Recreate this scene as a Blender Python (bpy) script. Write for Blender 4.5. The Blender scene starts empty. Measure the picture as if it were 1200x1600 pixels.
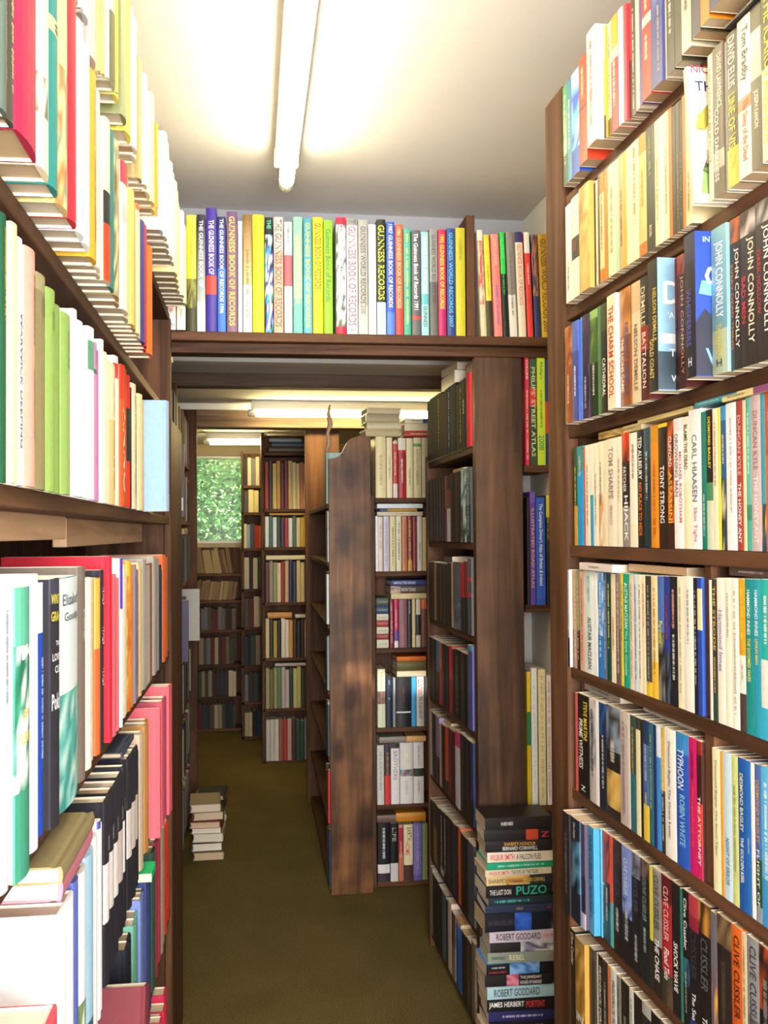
import bpy, bmesh, math, random, colorsys
from mathutils import Vector, Matrix, Euler
random.seed(11)
R = math.radians
scene = bpy.context.scene
COL = scene.collection

# ------------------------------------------------------------------ camera, world, sun, daylight, exposure
EYE = Vector((0.0, 0.0, 1.41))
FPX = 1600.0                                   # focal length for a 1200x1600 frame
CAM_YAW, CAM_PITCH, CAM_ROLL = 8.18, 1.15, -0.40
cam_data = bpy.data.cameras.new('camera'); cam = bpy.data.objects.new('camera', cam_data); COL.objects.link(cam)
cam_data.sensor_width = 36.0; cam_data.lens = 36.0; cam_data.clip_start = 0.05; cam_data.clip_end = 100
CAM_ROT = Matrix.Rotation(R(-CAM_YAW), 3, 'Z') @ Matrix.Rotation(R(90 + CAM_PITCH), 3, 'X') @ Matrix.Rotation(R(CAM_ROLL), 3, 'Z')
cam.matrix_world = Matrix.Translation(EYE) @ CAM_ROT.to_4x4()
scene.camera = cam

world = bpy.data.worlds.new('world'); scene.world = world; world.use_nodes = True
wn = world.node_tree.nodes; wl = world.node_tree.links
sky = wn.new('ShaderNodeTexSky'); sky.sky_type = 'HOSEK_WILKIE'; sky.sun_direction = (0.55, -0.55, 0.63); sky.turbidity = 4.0
wl.new(sky.outputs[0], wn['Background'].inputs[0]); wn['Background'].inputs[1].default_value = 1.0

sun_data = bpy.data.lights.new('sun', 'SUN'); sun_data.energy = 9.0; sun_data.angle = R(2); sun_data.color = (1.0, 0.95, 0.85)
sun = bpy.data.objects.new('sun', sun_data); COL.objects.link(sun); sun.rotation_euler = Euler((R(48), 0, R(35)))

day = bpy.data.lights.new('daylight_from_shop_window', 'AREA'); day.shape = 'RECTANGLE'; day.size = 1.30; day.size_y = 1.45
day.energy = 138.0; day.color = (1.0, 0.98, 0.95)
day_o = bpy.data.objects.new('daylight_from_shop_window', day); COL.objects.link(day_o)
day_o.location = (0.15, -1.62, 1.45); day_o.rotation_euler = (R(90), 0, 0)

vs = scene.view_settings
vs.view_transform = 'Standard'; vs.look = 'None'; vs.gamma = 1.0; vs.use_curve_mapping = False
vs.exposure = 1.2

# ------------------------------------------------------------------ measuring helpers
CAM_INV = CAM_ROT.transposed()
def project(p):
    q = CAM_INV @ (Vector(p) - EYE)
    return 600 + FPX * q.x / -q.z, 800 - FPX * q.y / -q.z

class Frame:
    """A vertical face of shelving: u runs along it, d runs inwards from it, z is height over the eye."""
    def __init__(self, origin, inward_deg):
        self.o = Vector((origin[0], origin[1], 0.0)); a = R(inward_deg)
        self.rz = a
        self.inn = Vector((-math.sin(a), math.cos(a), 0)); self.u = Vector((math.cos(a), math.sin(a), 0))
    def P(self, u, d=0.0, z=0.0):
        return self.o + self.u * u + self.inn * d + Vector((0, 0, EYE.z + z))
    def u_at(self, px, d, z):
        lo, hi = None, None
        best = None
        # scan for the position along the face that is seen in that column, then refine
        us = [self.umin + (self.umax - self.umin) * i / 400 for i in range(401)]
        prev = None
        for u in us:
            q = CAM_INV @ (self.P(u, d, z) - EYE)
            if q.z > -0.15: prev = None; continue
            v = project(self.P(u, d, z))[0] - px
            if prev is not None and prev[1] * v <= 0:
                a, b = prev[0], u
                for _ in range(30):
                    m = (a + b) / 2; w = project(self.P(m, d, z))[0] - px
                    if (w > 0) == (prev[1] > 0): a = m
                    else: b = m
                return (a + b) / 2
            prev = (u, v)
            if best is None or abs(v) < best[1]: best = (u, abs(v))
        return best[0]

# ------------------------------------------------------------------ materials
def lin(c):
    return c / 12.92 if c <= 0.04045 else ((c + 0.055) / 1.055) ** 2.4
def hexrgb(h):
    h = h.lstrip('#')
    if len(h) == 3: h = ''.join(x * 2 for x in h)
    return tuple(int(h[i:i + 2], 16) / 255 for i in (0, 2, 4))
def hexlin(h, k=0.86):
    return tuple(lin(x) * k for x in hexrgb(h))

def new_mat(name, rough=0.6, spec=0.4):
    m = bpy.data.materials.new(name); m.use_nodes = True
    nt = m.node_tree; b = nt.nodes['Principled BSDF']
    b.inputs['Roughness'].default_value = rough
    b.inputs['Specular IOR Level'].default_value = spec
    return m, nt, b
def flat_mat(name, hx, rough=0.6, spec=0.4, noise=0.0, scale=40):
    m, nt, b = new_mat(name, rough, spec)
    c = (*hexlin(hx), 1)
    b.inputs['Base Color'].default_value = c
    if noise:
        t = nt.nodes.new('ShaderNodeTexCoord'); n = nt.nodes.new('ShaderNodeTexNoise'); n.inputs['Scale'].default_value = scale; n.inputs['Detail'].default_value = 5
        mx = nt.nodes.new('ShaderNodeMix'); mx.data_type = 'RGBA'
        mx.inputs[6].default_value = tuple(x * (1 - noise) for x in c[:3]) + (1,); mx.inputs[7].default_value = tuple(min(1, x * (1 + noise)) for x in c[:3]) + (1,)
        nt.links.new(t.outputs['Object'], n.inputs['Vector']); nt.links.new(n.outputs[0], mx.inputs[0]); nt.links.new(mx.outputs[2], b.inputs['Base Color'])
        bp = nt.nodes.new('ShaderNodeBump'); bp.inputs['Strength'].default_value = 0.15; bp.inputs['Distance'].default_value = 0.002
        nt.links.new(n.outputs[0], bp.inputs['Height']); nt.links.new(bp.outputs[0], b.inputs['Normal'])
    return m
def book_mat(name, rough, spec):
    """Printed covers: colour comes from the print laid down on each face, with a little wear."""
    m, nt, b = new_mat(name, rough, spec)
    v = nt.nodes.new('ShaderNodeVertexColor'); v.layer_name = 'print'
    t = nt.nodes.new('ShaderNodeTexCoord'); n = nt.nodes.new('ShaderNodeTexNoise'); n.inputs['Scale'].default_value = 120; n.inputs['Detail'].default_value = 6
    r = nt.nodes.new('ShaderNodeMapRange'); r.inputs[3].default_value = 0.86; r.inputs[4].default_value = 1.10
    mul = nt.nodes.new('ShaderNodeMix'); mul.data_type = 'RGBA'; mul.blend_type = 'MULTIPLY'; mul.inputs[0].default_value = 1.0
    nt.links.new(t.outputs['Object'], n.inputs['Vector']); nt.links.new(n.outputs[0], r.inputs[0])
    nt.links.new(v.outputs['Color'], mul.inputs[6]); nt.links.new(r.outputs[0], mul.inputs[7]); nt.links.new(mul.outputs[2], b.inputs['Base Color'])
    return m
def pages_mat():
    m, nt, b = new_mat('paper_edges', 0.9, 0.1)
    t = nt.nodes.new('ShaderNodeTexCoord'); mp = nt.nodes.new('ShaderNodeMapping'); mp.inputs['Scale'].default_value = (1400, 3, 3)
    n = nt.nodes.new('ShaderNodeTexNoise'); n.inputs['Scale'].default_value = 1.0; n.inputs['Detail'].default_value = 2
    oi = nt.nodes.new('ShaderNodeObjectInfo')
    ca = nt.nodes.new('ShaderNodeMix'); ca.data_type = 'RGBA'; ca.inputs[6].default_value = (*hexlin('c9ab82'), 1); ca.inputs[7].default_value = (*hexlin('efe6d4'), 1)
    cb = nt.nodes.new('ShaderNodeMix'); cb.data_type = 'RGBA'; cb.blend_type = 'MULTIPLY'; cb.inputs[0].default_value = 1
    r = nt.nodes.new('ShaderNodeMapRange'); r.inputs[3].default_value = 0.75; r.inputs[4].default_value = 1.08
    nt.links.new(t.outputs['Object'], mp.inputs[0]); nt.links.new(mp.outputs[0], n.inputs['Vector']); nt.links.new(n.outputs[0], r.inputs[0])
    nt.links.new(oi.outputs['Random'], ca.inputs[0]); nt.links.new(ca.outputs[2], cb.inputs[6]); nt.links.new(r.outputs[0], cb.inputs[7])
    nt.links.new(cb.outputs[2], b.inputs['Base Color'])
    return m
def wood_mat(name, dark, light, axis, rough=0.45, spec=0.45, knots=(), broad=0.0):
    m, nt, b = new_mat(name, rough, spec)
    t = nt.nodes.new('ShaderNodeTexCoord'); mp = nt.nodes.new('ShaderNodeMapping')
    s = [26.0, 26.0, 26.0]; s['xyz'.index(axis)] = 1.6
    mp.inputs['Scale'].default_value = s
    geo = nt.nodes.new('ShaderNodeObjectInfo'); add = nt.nodes.new('ShaderNodeVectorMath'); add.operation = 'ADD'
    nt.links.new(t.outputs['Object'], add.inputs[0]); nt.links.new(geo.outputs['Random'], add.inputs[1])
    nt.links.new(add.outputs[0], mp.inputs[0])
    n = nt.nodes.new('ShaderNodeTexNoise'); n.inputs['Scale'].default_value = 1.0; n.inputs['Detail'].default_value = 7; n.inputs['Roughness'].default_value = 0.62; n.inputs['Distortion'].default_value = 0.7
    nt.links.new(mp.outputs[0], n.inputs['Vector'])
    ramp = nt.nodes.new('ShaderNodeValToRGB'); ramp.color_ramp.elements[0].position = 0.32; ramp.color_ramp.elements[1].position = 0.72
    ramp.color_ramp.elements[0].color = (*hexlin(dark), 1); ramp.color_ramp.elements[1].color = (*hexlin(light), 1)
    nt.links.new(n.outputs[0], ramp.inputs[0])
    out = ramp.outputs[0]
    for (kx, kz, kr) in knots:                       # dark knots with a ring of figure round each
        vm = nt.nodes.new('ShaderNodeVectorMath'); vm.operation = 'SUBTRACT'; vm.inputs[1].default_value = (kx, 0, kz)
        sc = nt.nodes.new('ShaderNodeVectorMath'); sc.operation = 'MULTIPLY'; sc.inputs[1].default_value = (1 / kr, 0, 0.5 / kr)
        ln = nt.nodes.new('ShaderNodeVectorMath'); ln.operation = 'LENGTH'
        nt.links.new(t.outputs['Object'], vm.inputs[0]); nt.links.new(vm.outputs[0], sc.inputs[0]); nt.links.new(sc.outputs[0], ln.inputs[0])
        ad = nt.nodes.new('ShaderNodeMath'); ad.operation = 'ADD'
        ns = nt.nodes.new('ShaderNodeMath'); ns.operation = 'MULTIPLY'; ns.inputs[1].default_value = 0.5
        nt.links.new(n.outputs[0], ns.inputs[0]); nt.links.new(ln.outputs['Value'], ad.inputs[0]); nt.links.new(ns.outputs[0], ad.inputs[1])
        kr2 = nt.nodes.new('ShaderNodeValToRGB'); e = kr2.color_ramp.elements
        e[0].position = 0.28; e[0].color = (0.34, 0.27, 0.22, 1); e[1].position = 1.0; e[1].color = (1, 1, 1, 1)
        x = e.new(0.40); x.color = (0.55, 0.48, 0.42, 1); x = e.new(0.55); x.color = (0.80, 0.80, 0.80, 1)
        dv = nt.nodes.new('ShaderNodeMath'); dv.operation = 'MULTIPLY'; dv.inputs[1].default_value = 0.25
        nt.links.new(ad.outputs[0], dv.inputs[0]); nt.links.new(dv.outputs[0], kr2.inputs[0])
        mx = nt.nodes.new('ShaderNodeMix'); mx.data_type = 'RGBA'; mx.blend_type = 'MULTIPLY'; mx.inputs[0].default_value = 1
        nt.links.new(out, mx.inputs[6]); nt.links.new(kr2.outputs[0], mx.inputs[7]); out = mx.outputs[2]
    if broad:
        nb = nt.nodes.new('ShaderNodeTexNoise'); nb.inputs['Scale'].default_value = 7.0; nb.inputs['Detail'].default_value = 2; nt.links.new(t.outputs['Object'], nb.inputs['Vector'])
        mr = nt.nodes.new('ShaderNodeMapRange'); mr.inputs[1].default_value = .35; mr.inputs[2].default_value = .65; mr.inputs[3].default_value = 1 - broad; mr.inputs[4].default_value = 1 + broad * .5; nt.links.new(nb.outputs[0], mr.inputs[0])
        mb_ = nt.nodes.new('ShaderNodeMix'); mb_.data_type = 'RGBA'; mb_.blend_type = 'MULTIPLY'; mb_.inputs[0].default_value = 1
        nt.links.new(out, mb_.inputs[6]); nt.links.new(mr.outputs[0], mb_.inputs[7]); out = mb_.outputs[2]
    nt.links.new(out, b.inputs['Base Color'])
    bp = nt.nodes.new('ShaderNodeBump'); bp.inputs['Strength'].default_value = 0.25; bp.inputs['Distance'].default_value = 0.003
    nt.links.new(n.outputs[0], bp.inputs['Height']); nt.links.new(bp.outputs[0], b.inputs['Normal'])
    return m
def emit_mat(name, rgb, strength):
    m = bpy.data.materials.new(name); m.use_nodes = True; nt = m.node_tree
    nt.nodes.remove(nt.nodes['Principled BSDF']); e = nt.nodes.new('ShaderNodeEmission')
    e.inputs[0].default_value = (*rgb, 1); e.inputs[1].default_value = strength
    nt.links.new(e.outputs[0], nt.nodes['Material Output'].inputs[0])
    return m

M_GLOSS = book_mat('glossy_card_cover', 0.42, 0.32)
M_CLOTH = book_mat('cloth_and_paper_cover', 0.7, 0.25)
M_PAGES = pages_mat()
WOOD = {a: wood_mat('dark_stained_pine_' + a, '362216', '704c34', a, 0.6, 0.15) for a in 'xyz'}
RAW = {a: wood_mat('bare_pine_' + a, 'a07c5c', 'd2b08c', a, 0.7, 0.25) for a in 'xyz'}
M_INK = {}
def ink(hx, rough=0.5):
    k = (hx, rough)
    if k not in M_INK: M_INK[k] = flat_mat('ink_' + hx, hx, rough, 0.4)
    return M_INK[k]

# ------------------------------------------------------------------ object helpers
def mesh_obj(name, verts, faces, mat=None, parent=None, smooth=False):
    me = bpy.data.meshes.new(name); me.from_pydata([tuple(v) for v in verts], [], faces); me.update()
    if mat: me.materials.append(mat)
    if smooth:
        for p in me.polygons: p.use_smooth = True
    o = bpy.data.objects.new(name, me); COL.objects.link(o)
    if parent: o.parent = parent
    return o
def box_geo(x0, x1, y0, y1, z0, z1):
    v = [(x0,y0,z0),(x1,y0,z0),(x1,y1,z0),(x0,y1,z0),(x0,y0,z1),(x1,y0,z1),(x1,y1,z1),(x0,y1,z1)]
    return v, [(0,3,2,1),(4,5,6,7),(0,1,5,4),(1,2,6,5),(2,3,7,6),(3,0,4,7)]
def board(name, lo, hi, mat, parent=None, bev=0.0015):
    """A sawn board with eased edges, lo/hi in the parent's space, own origin at its middle."""
    c = [(a + b) / 2 for a, b in zip(lo, hi)]; h = [abs(b - a) / 2 for a, b in zip(lo, hi)]
    bm = bmesh.new(); bmesh.ops.create_cube(bm, size=2.0)
    for v in bm.verts: v.co = Vector((v.co.x * h[0], v.co.y * h[1], v.co.z * h[2]))
    if bev: bmesh.ops.bevel(bm, geom=list(bm.edges), offset=min(bev, min(h) * 0.45), segments=1, affect='EDGES')
    me = bpy.data.meshes.new(name); bm.to_mesh(me); bm.free(); me.materials.append(mat)
    o = bpy.data.objects.new(name, me); COL.objects.link(o); o.location = c
    if parent: o.parent = parent
    return o
def empty(name, loc=(0, 0, 0), rz=0.0):
    o = bpy.data.objects.new(name, None); COL.objects.link(o); o.location = loc; o.rotation_euler = (0, 0, rz); o.empty_display_size = 0.05
    return o
def tag(o, label=None, cat=None, group=None, kind=None):
    if label: o['label'] = label
    if cat: o['category'] = cat
    if group: o['group'] = group
    if kind: o['kind'] = kind
    return o
# ------------------------------------------------------------------ lettering
FONT_CACHE = {}
def text_geo(s, bold=0.012):
    if s in FONT_CACHE: return FONT_CACHE[s]
    cu = bpy.data.curves.new('lettering_source', 'FONT'); cu.body = s; cu.size = 1.0; cu.resolution_u = 2; cu.offset = bold; cu.fill_mode = 'FRONT'
    ob = bpy.data.objects.new('lettering_source', cu); COL.objects.link(ob)
    me = ob.to_mesh()
    vs_ = [(v.co.x, v.co.y) for v in me.vertices]; fs = [tuple(p.vertices) for p in me.polygons]
    ob.to_mesh_clear(); bpy.data.objects.remove(ob); bpy.data.curves.remove(cu)
    x0 = min(v[0] for v in vs_); x1 = max(v[0] for v in vs_); y0 = min(v[1] for v in vs_); y1 = max(v[1] for v in vs_)
    g = ([((x - x0) / (x1 - x0), (y - y0) / (y1 - y0) - 0.5) for x, y in vs_], fs, (x1 - x0) / max(1e-6, y1 - y0))
    FONT_CACHE[s] = g
    return g
def bars_geo(seed, n=9):
    """Lettering too small to read: a broken line of little strokes."""
    r = random.Random(seed); vs_, fs, x = [], [], 0.0
    while x < 1.0:
        w = r.choice((0.005, 0.008, 0.011)); hgt = r.choice((0.30, 0.30, 0.42))
        i = len(vs_); vs_ += [(x, -hgt), (min(1, x + w), -hgt), (min(1, x + w), hgt), (x, hgt)]; fs.append((i, i + 1, i + 2, i + 3))
        x += w + (0.006 if r.random() > 0.14 else 0.03)
    return vs_, fs, None

# ------------------------------------------------------------------ books
def parse_spec(spec):
    cover = None
    if '&' in spec: spec, cover = spec.split('&')
    tok = spec.split('/'); bands, z = [], 0.0
    for i in range(0, len(tok), 2):
        z1 = float(tok[i + 1]) if i + 1 < len(tok) else 1.0
        bands.append((z, z1, tok[i])); z = z1
    return bands, cover
def main_colour(spec):
    bands, cover = parse_spec(spec)
    b = max(bands, key=lambda q: q[1] - q[0])[2].lstrip('@')
    for sep in '+>':
        if sep in b: b = b.split(sep)[0]
    return b
NAMES = [('white','f4f2ee'),('cream','efe0b4'),('ivory','e6dcc4'),('grey','9a9a98'),('charcoal','45454a'),('black','1c1a1c'),('red','cc2a2e'),('crimson','b01c48'),('dark red','7a2022'),('pink','e88a94'),('magenta','c8206c'),
 ('orange','ee7a22'),('rust','a8502a'),('brown','6a4630'),('tan','c09a66'),('yellow','f0d838'),('mustard','b8922a'),('olive','6e6a34'),('lime green','a4d43c'),('green','3c8c48'),('pale green','9ccab0'),('dark green','1e4a36'),('teal','2a8c8c'),
 ('pale blue','a8cce0'),('sky blue','3a9ee0'),('blue','2e56b4'),('navy','222a52'),('purple','5a3c98'),('lilac','a8a0cc'),('mauve','9a6a78'),('slate','5a6678'),('khaki','a09468')]
def colour_name(hx):
    c = hexrgb(hx); best = None
    for n, h in NAMES:
        e = hexrgb(h); d = sum((a - b) ** 2 for a, b in zip(c, e)) + 0.6 * ((max(c) - min(c)) - (max(e) - min(e))) ** 2
        if best is None or d < best[0]: best = (d, n)
    return best[1]
ORD = 'zeroth first second third fourth fifth sixth seventh eighth ninth tenth eleventh twelfth thirteenth fourteenth fifteenth sixteenth seventeenth eighteenth nineteenth twentieth'.split()
def ordinal(n):
    if n <= 20: return ORD[n]
    t = {2: 'twenty', 3: 'thirty', 4: 'forty'}[n // 10]
    return (t[:-1] + 'ieth') if n % 10 == 0 else t + '-' + ORD[n % 10]

def band_col(b, f, rng):
    """Colour of one band at height fraction f within it (blended print, or a picture's patches)."""
    if b.startswith('@'):
        return hexlin(rng.choice(b[1:].split('+')))
    if '>' in b:
        a, c = b.split('>'); a, c = hexlin(a), hexlin(c)
        return tuple(p + (q - p) * f for p, q in zip(a, c))
    return hexlin(b)

def bulge(t, hard): return (min(.10 * t, .0045) if hard else 0.02 * t)
def book_meshes(t, h, d, spec, hard, rng):
    bands, cov = parse_spec(spec)
    ccol = hexlin(cov) if cov else hexlin(main_colour(spec))
    w = 0.0024 if hard else 0.0006
    w = min(w, t * 0.22)
    b = bulge(t, hard); n = 6 if hard else 3
    if hard: left = [(-t/2, d), (-t/2, 0.012), (-t/2 + 0.0012, 0.007), (-t/2, 0.002)]
    else: left = [(-t/2, d), (-t/2, 0.0008)]
    arc = [(-t/2 + t * i / n, -b * (1 - (2.0 * i / n - 1) ** 2)) for i in range(n + 1)]
    path = left + arc + [(-x, y) for x, y in reversed(left)]
    nl, na = len(left), len(arc)
    zs = [0.0]
    for (z0, z1, c) in bands:
        k = 1
        if c.startswith('@'): k = max(2, int((z1 - z0) * h / 0.016))
        elif '>' in c: k = 2
        zs += [z0 + (z1 - z0) * (i + 1) / k for i in range(k)]
    zs = [z * h for z in zs]
    V, F, C = [], [], []
    for z in zs:
        for (x, y) in path: V.append((x, y, z))
    npth = len(path)
    rows = []
    for (z0, z1, c) in bands:
        k = 1
        if c.startswith('@'): k = max(2, int((z1 - z0) * h / 0.016))
        elif '>' in c: k = 2
        top = None
        for i in range(k):
            if c.startswith('@'):
                bot = top or [band_col(c, 0, rng) for _ in range(na)]; top = [band_col(c, 0, rng) for _ in range(na)]
                rows.append((bot, top))
            else:
                q0, q1 = band_col(c, i / k, rng), band_col(c, (i + 1) / k, rng)
                rows.append(([q0] * na, [q1] * na))
    for j in range(len(zs) - 1):
        bot, top = rows[j]
        for i in range(npth - 1):
            a = j * npth + i
            F.append((a, a + 1, a + 1 + npth, a + npth))
            s = i - nl
            if 0 <= s < na - 1: C.append((bot[s], bot[s + 1], top[s + 1], top[s]))
            elif s == -1: C.append((bot[0], bot[0], top[0], top[0]) if not cov else (ccol,) * 4)
            elif s == na - 1: C.append((bot[-1], bot[-1], top[-1], top[-1]) if not cov else (ccol,) * 4)
            else: C.append((ccol,) * 4)
    inner = [(-t/2 + w, d), (-t/2 + w, w), (t/2 - w, w), (t/2 - w, d)]
    base = len(V)
    for z in (0.0, h):
        for (x, y) in inner: V.append((x, y, z))
    paper = hexlin('e6dcc6')
    for i in range(3):
        a = base + i; F.append((a + 1, a, a + 4, a + 5)); C.append((paper,) * 4)
    topo = (len(zs) - 1) * npth
    edge = ccol if hard else tuple(0.5 * (p + q) for p, q in zip(ccol, paper))
    f = tuple(topo + i for i in range(npth)) + tuple(base + 4 + i for i in (3, 2, 1, 0)); F.append(f); C.append((edge,) * len(f))
    f = tuple(i for i in reversed(range(npth))) + tuple(base + i for i in (0, 1, 2, 3)); F.append(f); C.append((edge,) * len(f))
    me = bpy.data.meshes.new('cover'); me.from_pydata(V, [], F)
    ca = me.color_attributes.new('print', 'FLOAT_COLOR', 'CORNER'); buf = []
    for cs in C:
        for c in cs: buf += [c[0], c[1], c[2], 1.0]
    ca.data.foreach_set('color', buf); me.update()
    oh = 0.003 if hard else 0.0006
    x = t / 2 - w; y0, y1 = w, d - oh; z0, z1 = oh, h - oh; cc = 0.004 if hard else 0.0005
    pv = []
    for z in (z0, z1):
        pv += [(-x, y0, z), (x, y0, z), (x, y1, z), (x * 0.4, y1 - cc, z), (-x * 0.4, y1 - cc, z), (-x, y1, z)]
    pf = [(5, 4, 3, 2, 1, 0), (6, 7, 8, 9, 10, 11)] + [(i, (i + 1) % 6, (i + 1) % 6 + 6, i + 6) for i in range(6)]
    pm = bpy.data.meshes.new('pages'); pm.from_pydata(pv, [], pf); pm.update(); pm.materials.append(M_PAGES)
    return me, pm

BOOKS = []
def make_book(name, t, h, d, spec, hard, texts, seed, gloss=True, parts=True):
    """Book standing upright: spine faces -y, thickness along x, origin at the foot of the spine."""
    rng = random.Random(seed)
    cm, pm = book_meshes(t, h, d, spec, hard, rng)
    cm.materials.append(M_GLOSS if gloss else M_CLOTH)
    root = bpy.data.objects.new(name, None); COL.objects.link(root); root.empty_display_size = 0.03
    c = bpy.data.objects.new('cover', cm); COL.objects.link(c); c.parent = root
    p = bpy.data.objects.new('pages', pm); COL.objects.link(p); p.parent = root
    bl = bulge(t, hard)
    for k, tx in enumerate(texts):
        s, col, a, b, off, size = tx
        across = s.startswith('^')                            # set straight across the spine instead of down it
        V, F, asp = bars_geo(seed * 7 + k) if s == '~' else text_geo(s.lstrip('^'))
        if across:
            W = size * t; H = min((b - a) * h, W / asp * 2.2); zc = h * (1 - (a + b) / 2); pts = []
            for (tu, tv) in V:
                x = (tu - .5) * W + off * t; q = max(-1, min(1, 2 * x / t)); pts.append((x, -bl * (1 - q * q) - .0005, zc + tv * H))
            mesh_obj('lettering', pts, F, ink(col), c); continue
        L = (b - a) * h; H = size * t * (.8 if s == '~' else 1)
        if asp is not None:                                   # keep letters from stretching too far
            if L / (asp * H) > 1.9: L2 = asp * H * 1.9; a += (L - L2) / 2 / h; L = L2
            if L / (asp * H) < 0.42: H = L / (asp * 0.42)
        pts = []
        for (tu, tv) in V:
            x = tv * H + off * t; q = max(-1, min(1, 2 * x / t))
            pts.append((x, -bl * (1 - q * q) - 0.0005, h * (1 - a) - tu * L))
        lo = mesh_obj('lettering', pts, F, ink(col), c)
    BOOKS.append(root)
    return root

def parse_line(line):
    f = [q.strip() for q in line.split('|')]
    tk = f[0].split()
    x0, x1, h = float(tk[0]), float(tk[1]), float(tk[2]) / 1000
    spec = tk[3]; opt = dict(q.split('=') for q in tk[4:])
    texts = []
    for q in f[1:]:
        g = [w.strip() for w in q.split(';')]
        s, col = g[0], g[1] if len(g) > 1 and g[1] else 'ffffff'
        a = float(g[2]) if len(g) > 2 and g[2] else 0.08
        b = float(g[3]) if len(g) > 3 and g[3] else 0.9
        off = float(g[4]) if len(g) > 4 and g[4] else 0.0
        size = float(g[5]) if len(g) > 5 and g[5] else 0.5
        texts.append((s, col, a, b, off, size))
    return x0, x1, h, spec, opt, texts

SEED = [0]
def shade(spec, rr):
    """A neighbour in the same run: the first colour of the print, a little lighter or darker."""
    c = hexrgb(main_colour(spec)); k = rr.uniform(.82, 1.12); w = rr.uniform(-.05, .05)
    return ''.join('%02x' % int(max(0, min(255, 255 * (x * k + (w if i == 2 else -w * .3))))) for i, x in enumerate(c))
def cover_print(book, items, near=True):
    """Lettering and patches printed on the cover that looks back up the aisle (near) of a standing book."""
    c = [o for o in book.children if o.name.startswith('cover')][0]
    x = max(v.co.x for v in c.data.vertices) + .0005
    for it in items:
        if it[0] == 'text':
            _, s_, col, y, z, hgt = it; V, F, asp = text_geo(s_)
            mesh_obj('lettering', [(x, y + tu * hgt * asp, z + tv * hgt) for tu, tv in V], F, ink(col), c)
        else:
            _, col, poly = it
            mesh_obj('cover_picture', [(x - .0002, y, z) for y, z in poly], [tuple(range(len(poly)))], ink(col), c)
def ink_phrase(texts):
    if not texts: return ''
    return ', ' + colour_name(texts[0][1]) + ' lettering'
def shelf_row(frame, z, data, name, place, frm, hard=False, ov=0.0, depth=0.11, gap=0.0004, group=None, cat='book', gloss=True, zmid=0.09, umin=None, umax=None, kindword=None, hfix=None, tmax=None):
    """One row of standing books, each measured where it stands on its shelf; returns their spans along the shelf."""
    items = []
    for line in data.strip().split('\n'):
        line = line.strip()
        if not line: continue
        x0, x1, h, spec, opt, texts = parse_line(line)
        o = float(opt.get('ov', ov * 1000)) / 1000
        if hfix: h = hfix(h)
        ua, ub = frame.u_at(x0, -o, z + zmid), frame.u_at(x1, -o, z + zmid)
        items.append([min(ua, ub), max(ua, ub), h, spec, opt, texts, o, (x0 + x1) / 2])
    if tmax:                                                # a wide run of one colour is several alike books side by side
        more = []
        for it in items:
            n = max(1, math.ceil((it[1] - it[0]) / tmax)) if it[7] > 100 and 'one' not in it[4] else 1
            w = (it[1] - it[0]) / n; rr = random.Random(int(it[7] * 10))
            for k in range(n):
                q = list(it); q[0] = it[0] + w * k; q[1] = q[0] + w
                if k: q[3] = shade(it[3], rr); q[2] = it[2] - rr.uniform(0, .016); q[6] = it[6] - rr.uniform(0, .006); q[5] = it[5] if rr.random() < .4 else []
                more.append(q)
        items = more
    order = sorted(items, key=lambda q: q[0] + q[1])
    last = umin
    for it in order:
        if last is not None and it[0] < last + gap: it[0] = last + gap
        if it[1] - it[0] < 0.007: it[1] = it[0] + 0.007
        last = it[1]
    if umax is not None and last > umax:                    # squeeze the row into its bay
        b0 = order[0][0] if umin is None else umin; k = (umax - b0) / (last - b0)
        for it in order: it[0] = b0 + (it[0] - b0) * k; it[1] = b0 + (it[1] - b0) * k
    for n, it in enumerate(items):
        u0, u1, h, spec, opt, texts, o, _ = it
        SEED[0] += 1
        t = u1 - u0 - gap; hd = bool(int(opt.get('hard', int(hard)))); d = float(opt.get('d', depth * 1000)) / 1000
        tilt = R(float(opt.get('tilt', 0)))
        r = make_book(opt.get('name', name), t, h, d, spec, hd, texts, SEED[0], gloss=not (opt.get('cloth') == '1') and gloss)
        p = frame.P((u0 + u1) / 2, -o, z)
        if tilt:                                            # leaning: pivot on the lower corner it stands on
            p = p + Vector((0, 0, 1)) * (math.sin(abs(tilt)) * t / 2)
        r.location = p + Vector((0, 0, 0.0004)); r.rotation_euler = (0, tilt, frame.rz) if False else (0, 0, frame.rz)
        if tilt:
            r.rotation_mode = 'XYZ'
            r.matrix_world = Matrix.Translation(r.location) @ Matrix.Rotation(frame.rz, 4, 'Z') @ Matrix.Rotation(tilt, 4, 'Y')
        kw = kindword or name.replace('_', ' ')
        tag(r, opt['label'].replace('_', ' ') if 'label' in opt else f"{colour_name(main_colour(spec))} {kw}{ink_phrase(texts)}, {ordinal(n + 1)} from {frm}, {place}", cat, group)
    return [(q[0], q[1], q[2], q[6]) for q in items]

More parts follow.
